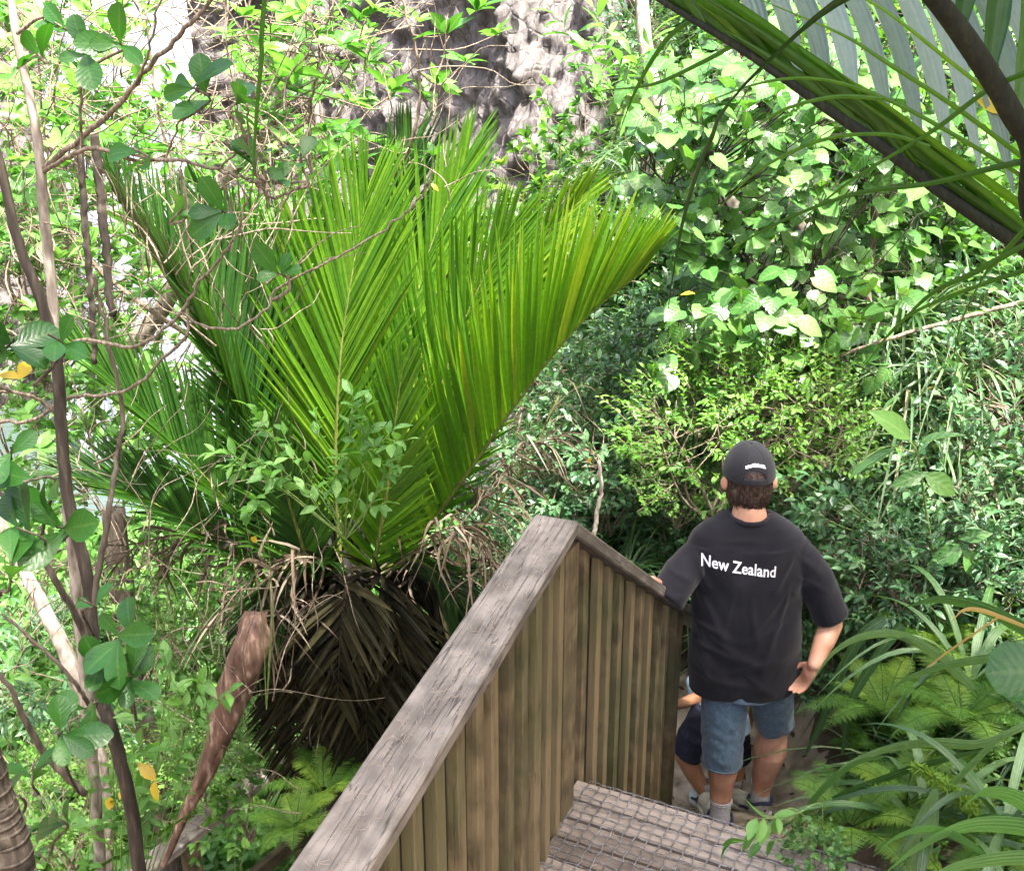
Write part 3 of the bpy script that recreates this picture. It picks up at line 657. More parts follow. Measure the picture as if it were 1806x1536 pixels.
def hand(b, wr, fwd, side, palm, L=.18, curl=.5, spread=.08, r=.0092):
    """palm with four fingers and a thumb; fwd along the hand, side towards the thumb, palm = palm normal"""
    fwd, side, palm = nrm(fwd), nrm(side), nrm(palm); c = wr + fwd * L * .28
    ellipsoid(b, c, (L * .27, L * .22, .015), [fwd, side, palm]); capsule(b, [wr, c], [.026, .024], 6, 10, .7)
    for k, (ln, off) in enumerate([(.40, .16), (.45, .055), (.42, -.05), (.33, -.145)]):
        p = wr + fwd * L * .50 + side * L * off; pts = [p - fwd * .02, p]; d = fwd + side * spread * (1.5 - k) * .5
        for j, sl in enumerate((.42, .33, .25)):
            a = curl * (.5 + .55 * j); d = nrm(nrm(d) * math.cos(a) + palm * math.sin(a)); p = p + d * L * ln * sl; pts.append(p)
        capsule(b, pts, [r * 1.08, r, r * .82], 10, 8)
    p = wr + fwd * L * .10 + side * L * .15; d1 = nrm(side * .8 + fwd * .6 + palm * .2); d2 = nrm(side * .2 + fwd + palm * .45)
    capsule(b, [p, p + d1 * L * .2, p + d1 * L * .2 + d2 * L * .18, p + d1 * L * .2 + d2 * L * .3], [r * 1.35, r * 1.2, r * .9], 10, 8)
sr_ = .985; rail_pt = PK + D * sr_ + UP * (PEAK_Z - .71 * sr_ + .03)
hw = rail_pt + D * -.07 + UP * .045 + C_ * .03; capsule(b, [wL, hw], [.03, .026], 6)
hand(b, hw, nrm(far3 - C_ * .75), C_ * .8 + D * .6, -upf * 1.0, .17, .38)
hand(b, wR, nrm(np.array([-.32, .10, -.9])), np.array([-.35, .85, .1]), np.array([-.9, -.35, .2]), .18, .45)
hL, hR = UA(1280, 1165, 4.2), UA(1352, 1165, 4.22); kL, kR = UA(1277, 1290, 4.2), UA(1364, 1280, 4.36); aL, aR = UA(1270, 1432, 4.2), UA(1341, 1400, 4.43)
capsule(b, [hL, (hL + kL) / 2, kL], [.085, .08, .062]); capsule(b, [hR, (hR + kR) / 2, kR], [.085, .08, .066])
capsule(b, [kL, kL * .68 + aL * .32 + [0, -.015, 0], kL * .3 + aL * .7, aL], [.060, .074, .054, .042], 16); capsule(b, [kR, kR * .68 + aR * .32 + [0, -.015, 0], kR * .3 + aR * .7, aR], [.066, .080, .056, .042], 16)
fuse(b, "body", M['skin'], man, .0052, 4)
# eyes and brows are on the far side of the head
b = MB()
for s in (-1, 1): ellipsoid(b, HC + [s * .032, .092, .012], (.012, .010, .009), None, 12, 8)
pa(b.build("eyes", M['white']), man)
# --- T-shirt
b = MB()
def rg(py, cx, hw_, ry, y=ty): return (UA(cx, py, y), hw_ * PXM(y, py), ry)
loft(b, [rg(1212, 1308, 93, .130), rg(1185, 1311, 97, .138), rg(1145, 1315, 100, .142), rg(1095, 1317, 97, .138), rg(1050, 1317, 96, .134), rg(1008, 1317, 101, .134), rg(978, 1317, 107, .130, 4.2), rg(955, 1318, 106, .120, 4.2), rg(937, 1319, 96, .108, 4.2), rg(922, 1320, 78, .094, 4.2), rg(911, 1321, 57, .08, 4.2), rg(905, 1321, 47, .072, 4.2)], 40, 2.2)
shL, shR = UA(1240, 968, 4.2), UA(1400, 968, 4.2)
seL, seR = UA(1173, 1056, 4.09), UA(1464, 1086, 4.2)
mb_ = [(shL, .072), ((shL * .55 + seL * .45) + np.array([-.010, 0, .002]), .078), (seL, .078)]
b.tube(spline([q[0] for q in mb_], 14), [.074, .080, .082], 20); ellipsoid(b, shL, (.076, .08, .070))
b.tube(spline([shR, (shR + seR) / 2 + np.array([.012, 0, .008]), seR], 14), [.076, .081, .078], 20, flat=1.0); ellipsoid(b, shR, (.076, .08, .070))
FOLDS = [(1.16, 1.03, 1.00, .80, 1), (1.16, 1.00, 1.07, .70, 1.1), (.77, 1.03, .90, .80, 1), (.76, 1.00, .83, .68, .9), (.78, .76, 1.00, .69, .9), (.95, .64, 1.15, .72, 1), (.80, .61, 1.06, .57, .8), (.93, 1.00, .89, .76, .7),
         (1.01, .98, 1.04, .76, .7), (.77, .87, .93, .79, .8), (1.15, .87, .98, .77, .8), (1.0, .63, 1.13, .53, .8), (.79, .69, .90, .53, .7), (1.16, 1.15, 1.10, 1.02, 1), (.77, 1.15, .82, 1.03, 1), (1.19, 1.16, 1.30, 1.08, .7), (1.20, 1.07, 1.31, 1.00, .8), (1.18, 1.00, 1.24, .95, .7), (.66, 1.12, .75, 1.08, .8), (.63, 1.04, .72, 1.00, .8), (.90, 1.24, 1.03, 1.25, .4), (.84, .80, 1.06, .66, .6)]
def wr_shirt(p, n):
    f = noise.noise(Vector((p.x * 5 + p.z * 2.5, p.y * 4, p.z * 9 - abs(p.x - .95) * 9)))
    g = noise.noise(Vector((p.x * 13 - p.z * 6, p.y * 7, p.z * 6 + p.x * 3)) + Vector((5, 1, 2)))
    s_ = 0.0; wx = .018 * noise.noise(p * 6); wz = .018 * noise.noise(p * 6 + Vector((3, 3, 3)))
    for x0, z0, x1, z1, am in FOLDS:
        dx, dz = x1 - x0, z1 - z0; L2 = dx * dx + dz * dz; t = ((p.x + wx - x0) * dx + (p.z + wz - z0) * dz) / L2
        if t < -.1 or t > 1.15: continue
        d = abs((p.x + wx - x0) * dz - (p.z + wz - z0) * dx) / math.sqrt(L2); w = .010 + .010 * max(0, t)
        s_ += am * math.exp(-(d / w) ** 2) * max(0, math.sin(math.pi * min(1, max(0, (t + .1) / 1.25)))) ** .7
    return (.009 * f + .005 * g if p.z < 1.2 else .004 * f) + .0085 * min(s_, 1.6)
shirt = fuse(b, "t_shirt", M['shirt'], man, .006, 6, wr_shirt)
b = MB()                                                     # ribbed collar
cc = UA(1321, 908, 4.19); pts = [cc + np.array([.086 * math.cos(a), .072 * math.sin(a), .010 * math.sin(a) - .004]) for a in np.linspace(0, 2 * math.pi, 33)]
b.tube(pts, .0095, 8, flat=1.5); o = b.build("collar", M['shirt']); o.parent = shirt
# lettering printed on the back
dg = bpy.context.evaluated_depsgraph_get(); sm_ = shirt.data; bv = BVHTree.FromPolygons([v.co for v in sm_.vertices], [p.vertices[:] for p in sm_.polygons])
def surface_text(body, parent, mat, px0, py0, px1, py1, h_px, yy, bv, off=.0025, bold=.02, name="lettering"):
    cu = bpy.data.curves.new("txt", 'FONT'); cu.body = body; cu.size = 1; cu.offset = bold; cu.resolution_u = 4; cu.space_character = 1.02
    to = bpy.data.objects.new("txt", cu); COL.objects.link(to); bpy.context.view_layer.update()
    me = bpy.data.meshes.new_from_object(to.evaluated_get(bpy.context.evaluated_depsgraph_get())); bpy.data.objects.remove(to)
    import bmesh
    bm = bmesh.new(); bm.from_mesh(me); bmesh.ops.remove_doubles(bm, verts=bm.verts, dist=1e-4)
    for _ in range(3):
        ed = [e for e in bm.edges if e.calc_length() > .12]
        if not ed: break
        bmesh.ops.subdivide_edges(bm, edges=ed, cuts=1); bmesh.ops.triangulate(bm, faces=bm.faces[:])
    xs = [v.co.x for v in bm.verts]; x0, x1 = min(xs), max(xs)
    a, c = UA(px0, py0, yy), UA(px1, py1, yy); w = np.linalg.norm(c - a); dr = (c - a) / w; hh = h_px * PXM(yy, py0) / .7 / .94
    for v in bm.verts:
        p = Vector(a + dr * w * (v.co.x - x0) / (x1 - x0) + np.array([0, 0, 1]) * v.co.y * hh); p.y = yy - .6
        r = bv.ray_cast(p, Vector((0, 1, 0)))
        v.co = (r[0] + Vector((0, -off, 0))) if r[0] else p + Vector((0, .55, 0))
    m2 = bpy.data.meshes.new(name); bm.to_mesh(m2); bm.free(); m2.materials.append(mat); o = bpy.data.objects.new(name, m2); COL.objects.link(o); o.parent = parent; return o
surface_text("New Zealand", shirt, M['white'], 1238, 1000, 1367, 1017, 20, 4.08, bv, bold=.018)
# --- shorts
b = MB()
b.tube(spline([UA(1282, 1150, 4.2), UA(1277, 1240, 4.2), UA(1273, 1345, 4.19)], 14), [.105, .102, .092], 22)
b.tube(spline([UA(1348, 1150, 4.21), UA(1358, 1215, 4.27), UA(1366, 1276, 4.34)], 14), [.105, .102, .088], 22)
loft(b, [(UA(1313, 1215, 4.2), .17, .13), (UA(1313, 1160, 4.2), .175, .125), (UA(1313, 1120, 4.2), .165, .115)])
fuse(b, "shorts", M['denim'], man, .007, 3, lambda p, n: .007 * noise.noise(Vector((p.x * 9, p.y * 9, p.z * 22 + p.x * 9))) + .004 * noise.noise(p * 30))
for (pt, r_) in ((UA(1273, 1341, 4.19), .0925), (UA(1366, 1272, 4.34), .0885)):
    b = MB(); b.tube([pt + np.array([r_ * math.cos(a), r_ * math.sin(a), 0]) for a in np.linspace(0, 6.2832, 29)], .0035, 6); pa(b.build("trouser_hem", M['denim']), man)
# --- socks and trainers
def shoe(parent, ank, gz, fdir, L=.29, W=.098, mats=('shoe', 'shoe_navy', 'sole'), name="shoe", sock=True, sr=.047):
    f = nrm(np.array([fdir[0], fdir[1], fdir[2] if len(fdir) > 2 else 0])); s = nrm(np.cross(f, UP)); u = np.cross(s, f); hl = np.array([ank[0], ank[1], gz]) - f * .05
    if sock:
        b = MB(); b.tube(spline([ank + UP * .075, ank + UP * .02, ank - UP * .03], 12), [sr * 1.03, sr, sr * 1.02], 20)
        for q in (.078, .066): b.tube([ank + UP * q + np.array([sr * 1.05 * math.cos(a), sr * 1.05 * math.sin(a), 0]) for a in np.linspace(0, 6.2832, 25)], .004, 6)
        pa(b.build("sock", M['sock']), parent)
    b = MB()
    ellipsoid(b, hl + f * .045 + u * .045, (.055, W * .42, .050), [f, s, u]); ellipsoid(b, hl + f * L * .5 + u * .042, (L * .30, W * .46, .040), [f, s, u]); ellipsoid(b, hl + f * L * .78 + u * .036, (L * .22, W * .5, .034), [f, s, u])
    capsule(b, [ank - UP * .045, hl + f * .07 + u * .05], [sr * 1.05, sr * 1.1], 8, 16)
    o = fuse(b, name, M[mats[0]], parent, .005, 3)
    b = MB(); prof = [(0, .75), (.04, 1), (.15, .95), (.45, .88), (.72, 1.08), (.9, .85), (1, .35)]; V = []
    xs = spline(np.array([[a * L, w * W / 2, 0] for a, w in prof]), 24)
    for z_ in (0, .026):
        for sg in (1, -1):
            for x_ in xs: V.append(hl + f * x_[0] + s * x_[1] * sg + u * z_)
    n = 24; Q = [(i, i + 1, 2 * n + i + 1, 2 * n + i) for i in range(n - 1)] + [(n + i, 3 * n + i, 3 * n + i + 1, n + i + 1) for i in range(n - 1)] + [(2 * n + i, 2 * n + i + 1, 3 * n + i + 1, 3 * n + i) for i in range(n - 1)] + [(i, n + i, n + i + 1, i + 1) for i in range(n - 1)] + [(0, 2 * n, 3 * n, n), (n - 1, 2 * n - 1, 4 * n - 1, 3 * n - 1)]
    b.add(V, Q); so = b.build("sole", M[mats[2]]); so.parent = o
    b = MB(); b.tube([ank - UP * .030 + s * (sr + .010) * math.cos(a) + f * (sr + .012) * math.sin(a) + UP * .008 * math.cos(3 * a) for a in np.linspace(0, 6.2832, 25)], .007, 7, flat=1.3)
    ellipsoid(b, hl - f * .004 + u * .058, (.008, .012, .018), [f, s, u])
    for sg in (-1, 1): capsule(b, [hl + f * .06 + s * sg * W * .44 + u * .055, hl + f * .13 + s * sg * W * .47 + u * .04], [.009, .006], 6, 8)
    so = b.build("heel_panel", M[mats[1]]); so.parent = o
zR = float(U(1340, 1446, 4.40).z); zL = -.31
shoe(man, aL, zL, (-.12, 1)); shoe(man, aR, zR, (-.45, .9, -.25), .30, .105)
# --- cap
cz = UA(1321, 834, 4.23); rx, ry, rz = .1045, .125, .128; tilt = .06
def cap_pt(az, el, k=1.0):
    c_ = math.cos(el) ** .85; p = np.array([math.sin(az) * rx * c_, -math.cos(az) * ry * c_, math.sin(el) * rz]) * k
    p[2] += -math.cos(az) * -0.0 + tilt * p[1] * 1.0
    return cz + p
b = MB(); nu, nv = 72, 22; V = [cap_pt(2 * math.pi * j / nu, (math.pi / 2 * .985) * (i / nv)) for i in range(nv + 1) for j in range(nu)]
Q = []
for i in range(nv):
    for j in range(nu):
        az = 2 * math.pi * (j + .5) / nu; az = az if az < math.pi else az - 2 * math.pi; el = math.pi / 2 * (i + .5) / nv
        if .20 < el < .20 + .30 * math.sqrt(max(0, 1 - (az / .46) ** 2)): continue
        Q.append((i * nu + j, i * nu + (j + 1) % nu, (i + 1) * nu + (j + 1) % nu, (i + 1) * nu + j))
V.append(cap_pt(0, math.pi / 2)); T = [(nv * nu + j, nv * nu + (j + 1) % nu, len(V) - 1) for j in range(nu)]
b.add(V, Q, T); cap = b.build("cap", M['cap']); pa(cap, man); sd = cap.modifiers.new("t", 'SOLIDIFY'); sd.thickness = .003; sd.offset = 1
b = MB()
for k in range(6):
    az = k * math.pi / 3 + math.pi / 6; b.tube([cap_pt(az, e, 1.025) for e in np.linspace(.02, 1.5, 14)], .0012, 5)
b.tube([cap_pt(a, .03, 1.028) for a in np.linspace(0, 6.2832, 49)], .0014, 5); ellipsoid(b, cap_pt(0, 1.57, 1.03), (.007, .007, .004))
b.tube([cap_pt(.46 * math.sin(a), .20 + .30 * max(0, math.cos(a)), 1.03) for a in np.linspace(-1.57, 1.57, 21)], .0022, 5)
o = b.build("seam", M['cap']); o.parent = cap
b = MB(); nb = 20; V = []
for i in range(7):
    for j in range(nb + 1):
        a = math.pi - .95 + 1.9 * j / nb; f = i / 6; q = cap_pt(a, .02); out_ = np.array([math.sin(a) * .35, -math.cos(a), 0]); V.append(q + out_ * .075 * f * math.sin(math.pi * (.08 + .84 * j / nb)) + UP * (-.012 * f * f - .02 * abs(j / nb - .5) * f))
b.add(V, [(i * (nb + 1) + j, i * (nb + 1) + j + 1, (i + 1) * (nb + 1) + j + 1, (i + 1) * (nb + 1) + j) for i in range(6) for j in range(nb)]); o = b.build("peak", M['cap']); o.parent = cap; sd = o.modifiers.new("t", 'SOLIDIFY'); sd.thickness = .003
b = MB(); rg_ = random.Random(3); x = -.43                    # small white embroidery, too small to read
while x < .43:
    w = rg_.uniform(.055, .085); e0 = .60 - .10 * (x / .43) ** 2 - .02 * x; tall = .10 + rg_.uniform(0, .035)
    k = rg_.choice([0, 1, 2])
    if k == 0: L_ = [[(0, 0), (0, 1), (.8, .9)], [(0, .5), (.8, .4), (.8, 0)]]
    elif k == 1: L_ = [[(.1, .1), (.1, .9), (.8, .9), (.8, .1), (.1, .1)]]
    else: L_ = [[(.8, .9), (.1, .8), (.1, .1), (.8, 0)], [(.45, 0), (.45, 1)]]
    for ln in L_: b.tube([cap_pt(x + w * px_ * .95, e0 + tall * py_, 1.032) for px_, py_ in ln], .0017, 5)
    x += w * 1.02
o = b.build("embroidery", M['white']); o.parent = cap
# --- hair below and under the cap: a soft mass with separate locks
b = MB(); hr = np.random.default_rng(12)
ellipsoid(b, HC + [0, -.010, .018], (.0850, .104, .108))
capsule(b, [HC + [-.045, -.050, -.03], HC + [-.036, -.052, -.078]], [.042, .030], 6); capsule(b, [HC + [.045, -.050, -.03], HC + [.036, -.052, -.078]], [.042, .030], 6); capsule(b, [HC + [0, -.055, -.03], HC + [0, -.055, -.092]], [.047, .028], 6)
hair = fuse(b, "hair", M['hair'], man, .006, 2, lambda p, n: .004 * noise.noise(Vector((p.x * 60, p.y * 60, p.z * 9))))
b = MB()
for k in range(1100):
    az = hr.uniform(-1.75, 1.75); e0 = hr.uniform(-.05, .16) if abs(az) < 1.3 else hr.uniform(0, .12)
    ln = hr.uniform(.050, .108) * (1 - .25 * abs(az) / 1.75) * (1 + .28 * math.exp(-(az / .35) ** 2))
    c0 = HC + np.array([math.sin(az) * .089, -math.cos(az) * .106 - .002, 0.01 + e0 * .12 - .035 * hr.random()])
    P = []
    for u in np.linspace(0, 1, 6):
        z = c0[2] - ln * u; rr_ = 1.02 - .22 * np.clip((HC[2] - .03 - z) / .10, 0, 1) ** 1.6
        P.append([HC[0] + (c0[0] - HC[0]) * rr_ + .004 * math.sin(u * 3 + k), HC[1] + (c0[1] - HC[1]) * (rr_ * .97 + .02), z])
    b.tube(np.array(P) + hr.normal(0, .0012, 3), [.0016, .0018, .0012, .0003], 4, hr.random(), False)
for k in range(240):                                          # showing in the opening of the cap
    az = hr.uniform(-.5, .5); P = [cap_pt(az + .1 * hr.normal() * u, .55 - u * .45, .955) for u in np.linspace(0, 1, 5)]; b.tube(P, .0012, 4, 0, False)
o = b.build("locks", M['hair']); o.parent = hair

# --- child ahead of the man, mostly hidden
kid = thing("person", (float(U(1265, 1415, 4.65).x), 4.65, float(U(1265, 1415, 4.65).z)), "child in pale blue top and navy shorts mostly hidden beyond the man", "person")
b = MB()
kh = UA(1270, 1262, 4.66); ks = UA(1262, 1200, 4.86); kn = UA(1275, 1180, 4.9); khd = UA(1285, 1150, 4.93)
loft(b, [(kh, .10, .08), ((kh + ks) / 2, .10, .08), (ks, .115, .075)]); ellipsoid(b, khd, (.075, .09, .10)); ellipsoid(b, khd + [0, .09, -.01], (.010, .014, .018)); capsule(b, [ks, kn, khd], [.05, .04, .045])
for s in (-1, 1): ellipsoid(b, khd + [s * .076, .01, -.01], (.010, .018, .025))
el_, wr_ = UA(1214, 1236, 4.66), UA(1186, 1246, 4.52); capsule(b, [ks + [-.10, 0, 0], UA(1236, 1224, 4.75), el_, wr_], [.038, .034, .028, .020], 18)
hand(b, wr_, nrm(np.array([-1, -.8, 0])), np.array([0, .2, 1]), np.array([.4, -.7, 0]), .12, .45, .06, .0062)
er, w2 = UA(1330, 1240, 4.9), UA(1320, 1275, 5.0); capsule(b, [ks + [.10, 0, 0], er, w2], [.038, .03, .02], 12); hand(b, w2, np.array([0, .4, -.9]), np.array([-1, .2, 0]), np.array([-.3, -.8, 0]), .12, .4, .06, .0062)
kkL, kaL = UA(1207, 1333, 4.62), UA(1246, 1402, 4.60); kkR, kaR = UA(1300, 1335, 4.78), UA(1293, 1398, 4.70)
capsule(b, [kh + [-.05, 0, 0], kkL], [.07, .05], 10); capsule(b, [kkL, kkL * .6 + kaL * .4, kaL], [.046, .048, .032], 12); capsule(b, [kh + [.05, 0, 0], kkR], [.07, .05], 10); capsule(b, [kkR, kkR * .6 + kaR * .4, kaR], [.046, .048, .032], 12)
fuse(b, "body", M['skin_child'], kid, .0055, 3)
b = MB(); loft(b, [(UA(1272, 1282, 4.64), .150, .115), (kh + UP * .03, .135, .105), ((kh + ks) / 2 + UP * .02, .125, .095), (ks + UP * .02, .125, .085), (ks + UP * .05, .07, .06)])
b.tube(spline([ks + [-.09, 0, .0], UA(1232, 1222, 4.76)], 8), [.06, .052], 14); b.tube(spline([ks + [.09, 0, 0], er * .6 + ks * .4], 8), [.06, .05], 14)
fuse(b, "shirt", M['paleblue'], kid, .007, 3, lambda p, n: .006 * noise.noise(p * 13))
b = MB(); b.tube(spline([kh + [-.045, 0, .02], kkL * .5 + kh * .5 + [-.03, 0, 0], kkL + [0, 0, .0]], 10), [.095, .092, .078], 18); b.tube(spline([kh + [.045, 0, .02], kkR], 10), [.092, .074], 18); loft(b, [(kh - UP * .07, .13, .10), (kh + UP * .03, .125, .10)])
fuse(b, "shorts", M['navy'], kid, .007, 3, lambda p, n: .006 * noise.noise(Vector((p.x * 12, p.y * 12, p.z * 24))))
b = MB(); ellipsoid(b, khd + [0, -.01, .02], (.081, .096, .098)); fuse(b, "hair", M['hair'], kid, .006, 2, lambda p, n: .004 * noise.noise(p * 50))
b = MB()
for s in (-1, 1): ellipsoid(b, khd + [s * .028, .082, .008], (.010, .008, .008), None, 12, 8)
pa(b.build("eyes", M['white']), kid)
M['white_shoe'] = plain_mat("white_trainer", (.7, .7, .72), .6, (.5, .5, .52), 40, .2, .3)
shoe(kid, kaL, float(U(1240, 1428, 4.6).z), (-.3, 1, -.3), .20, .075, ('white_shoe', 'shoe_navy', 'sole'), "shoe", True, .034)
shoe(kid, kaR, float(U(1293, 1415, 4.7).z), (.1, 1, -.3), .20, .075, ('shoe_navy', 'shoe_navy', 'sole'), "shoe", True, .034)
# ------------------------------------------------------------------ plant builders
def H(x, y): return float(height(np.array([x]), np.array([y]))[0])
def jit(rng, v, s): return np.asarray(v, float) + rng.normal(0, s, np.shape(v))

def spray(fm, sm, rng, base, tip, n, tpl, L, droop=.3, up=.8, spread=.9, rnd=(.2, .9), wsc=1.0, whorl=False, stem_r=.003, pair=False):
    """one leafy twig from base to tip"""
    base, tip = np.asarray(base, float), np.asarray(tip, float); d = tip - base; ln = np.linalg.norm(d) + 1e-6; t = d / ln
    P = spline([base, (base + tip) / 2 + rng.normal(0, .06 * ln, 3), tip], 7)
    if sm is not None: sm.tube(P, [stem_r, stem_r * .5], 4, rng.random(), False)
    if whorl:
        f = np.clip(1 - np.abs(rng.normal(0, .10, n)), .5, 1)
    else:
        f = np.linspace(.15, 1, n) if n > 1 else np.array([1.0])
    pos = np.stack([np.interp(f * 6, np.arange(7), P[:, c]) for c in range(3)], 1)
    ang = (np.arange(n) * (math.pi if pair else 2.4) + rng.uniform(0, 6.28) + rng.normal(0, .3, n))
    a = nrm(np.cross(t, [0.01, .02, 1.0])); b_ = np.cross(t, a)
    rad = np.cos(ang)[:, None] * a + np.sin(ang)[:, None] * b_
    sp = spread * rng.uniform(.7, 1.3, n)
    if not whorl: sp = sp * (1 - .6 * (f > .93))
    ax = nrm(t * 1.0 + rad * sp[:, None] + np.array([0, 0, -droop]) * rng.uniform(.3, 1.4, (n, 1)))
    nn = nrm(np.array([0, 0, up]) + rng.normal(0, .38, (n, 3)) + t * .25)
    fm.leaves(LT[tpl], pos, ax, nn, L * rng.uniform(.65, 1.15, n), np.clip(rng.uniform(rnd[0], rnd[1]) + rng.normal(0, .12, n), 0, 1), wsc)

def crown(rng, R, cz, n_tw, nl, tpl, L, tw=.16, whorl=False, droop=.3, spread=.9, rnd=(.2, .9), shell=.55, wsc=1.0, stems=6, stem_r=.012, pair=False, base=(0, 0, 0), upb=.5, low=-.6):
    """crown of leafy twigs in an ellipsoid R centred cz above the base, and its stems"""
    fm, sm = MB(), MB(); R = np.asarray(R, float); c = np.array([0, 0, cz]) if np.isscalar(cz) else np.asarray(cz, float)
    limbs = []
    for k in range(stems):
        a = rng.uniform(0, 6.28); e = c + R * np.array([math.cos(a), math.sin(a), rng.uniform(-.2, .7)]) * rng.uniform(.3, .75)
        P = spline([np.array(base) + rng.normal(0, .02, 3), (np.array(base) + e) / 2 + rng.normal(0, .10, 3) * R.max(), e], 9); limbs.append(P)
        sm.tube(P, [stem_r, stem_r * .35], 6, rng.random(), False)
    LP = np.vstack(limbs)
    lump = rng.normal(0, 1, (9, 3)); lump = nrm(lump)
    k = 0
    while k < n_tw:
        v = nrm(rng.normal(0, 1, 3)); 
        if v[2] < low: continue
        amp = 1 + .28 * max(0, (lump @ v).max() - .6) / .4 - .22 * (1 if (lump @ v).max() < .55 else 0)
        r = (shell + (1 - shell) * rng.random() ** .6) * amp
        tip = c + R * v * r; out = nrm(v + np.array([0, 0, upb]) + rng.normal(0, .35, 3)); bs = tip - out * tw * rng.uniform(.7, 1.3)
        q = LP[np.argmin(((LP - bs) ** 2).sum(1) + rng.random(len(LP)) * .01)]
        if rng.random() < .35: sm.tube(spline([q, (q + bs) / 2 + rng.normal(0, .03, 3), bs], 5), [stem_r * .3, .0022], 4, rng.random(), False)
        spray(fm, sm, rng, bs, tip, nl, tpl, L, droop, .9, spread, rnd, wsc, whorl, .0022, pair); k += 1
    return fm, sm

def put_shrub(name, loc, label, cat, meshes, mats, rz=0, sc=1.0, group=None, names=('foliage', 'stem')):
    root = thing(name, loc, label, cat, group, rz, sc)
    for me, mt, nm in zip(meshes, mats, names):
        if not me.materials: me.materials.append(mt)
        o = bpy.data.objects.new(nm, me); COL.objects.link(o); o.parent = root
    return root

def frond(mb, rb, ctrl, n, Lf, w, N, vee=.6, a0=65, a1=22, t0=.1, droop=.15, r0=.013, rnd=(.3, .8), rng=None, sides=(1, -1), jitter=.05, fold=.3, world_pts=None, twist=0.0, curlr=.0, seg=7, up_pull=0.0):
    """pinnate palm frond: rachis through ctrl, leaflets on both sides rising towards N"""
    rng = rng or np.random.default_rng(1)
    P = np.array(ctrl, float) if world_pts else np.array([UA(*c) for c in ctrl])
    R = spline(P, 60); tg = nrm(np.gradient(R, axis=0))
    rb.tube(R, [r0, r0 * .75, r0 * .35, r0 * .12], 7, .5, True)
    for sd in sides:
        for k in range(n):
            t = t0 + (1 - t0) * (k + rng.uniform(-.2, .2)) / n; t = min(max(t, 0), .995); i = t * 59; i0 = int(i); f = i - i0
            p = R[i0] * (1 - f) + R[min(i0 + 1, 59)] * f; T = tg[i0]
            Nv = nrm(np.asarray(N, float) - T * np.dot(N, T)); S = np.cross(T, Nv) * sd
            u = max(0.0, (t - t0) / (1 - t0)); al = math.radians(a0 + (a1 - a0) * u ** .8) + rng.normal(0, jitter)
            ve = vee + rng.normal(0, jitter * 1.5)
            out = S * math.cos(ve) + Nv * math.sin(ve)
            d = nrm(T * math.cos(al) + out * math.sin(al) + np.array([0, 0, up_pull])); L = Lf(u) * rng.uniform(.92, 1.05)
            uu = np.linspace(0, 1, seg)[:, None]; dr = droop * rng.uniform(.5, 1.6)
            Q = p + d * L * uu + np.array([0, 0, -1.0]) * dr * L * uu ** 2.2 + rng.normal(0, .012, 3) * L * uu ** 2
            if curlr: Q = Q + np.array([rng.normal(0, curlr), rng.normal(0, curlr), -abs(rng.normal(0, curlr))]) * L * uu ** 2 + np.cross(d, rng.normal(0, 1, 3)) * curlr * L * np.sin(uu * rng.uniform(2, 5))
            W = np.array([.55, .95, 1, .95, .8, .5, .03]) * w * (.6 + .4 * math.sin(math.pi * min(1, u * 1.1 + .15))) * rng.uniform(.85, 1.1)
            side = T - d * np.dot(T, d); side = nrm(side + Nv * rng.normal(0, .12) + np.cross(d, side) * rng.normal(0, .08 + twist))
            mb.strap(Q, W, side, fold, float(np.clip(rng.uniform(*rnd) - .0, 0, 1)))

# ------------------------------------------------------------------ the big palm beside the steps
rng = np.random.default_rng(21)
palm_y = 4.9
crown_c = UA(600, 1010, palm_y); base_p = np.array([crown_c[0] - .05, crown_c[1] + .05, H(crown_c[0], crown_c[1]) - .05])
palm = thing("nikau_palm", base_p, "large young palm beside the steps with upright green fronds and a skirt of dead ones", "palm")
def padd(mb, name, mat, label=None, parent=None, smooth=True):
    o = mb.build(name, mat, None, smooth)
    if parent is None: o.parent = palm; o.matrix_parent_inverse = Matrix.Translation(-Vector(palm.location))
    else: o.parent = parent
    if label: o['label'] = label
    return o
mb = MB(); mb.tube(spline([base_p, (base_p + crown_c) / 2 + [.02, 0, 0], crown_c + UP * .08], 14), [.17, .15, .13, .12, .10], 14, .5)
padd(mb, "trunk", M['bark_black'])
def add_frond(label, ctrl, n, Lf, w, N, mat='palm', rmat='rachis', dead=False, **kw):
    if not dead: n = int(n * 1.4); w = w * .72; kw.setdefault('jitter', .022)
    a, r = MB(), MB(); frond(a, r, ctrl, n, Lf, w, N, rng=rng, **kw)
    o = padd(a, "dead_frond" if dead else "frond", M[mat], label); padd(r, "rachis", M[rmat], None, o)
bell = lambda L, k=.75: (lambda u: L * (.55 + .45 * max(0, math.sin(math.pi * min(1, u * .9 + .12))) ** k) * (1 - .45 * u ** 3))
vc = nrm(np.array([0, -1, -.35]))           # towards the camera
# right-hand frond, its leaflets all standing up from the arching stem
add_frond("arching right-hand frond with sunlit leaflets", [(690, 1030, 4.8), (760, 925, 4.75), (835, 820, 4.7), (940, 672, 4.6), (1035, 560, 4.55), (1135, 478, 4.5)], 54, bell(.92), .044,
          nrm(np.array([-.75, -.15, .75])), vee=1.12, a0=62, a1=14, t0=.10, droop=.05, rnd=(.5, .98), up_pull=.12)
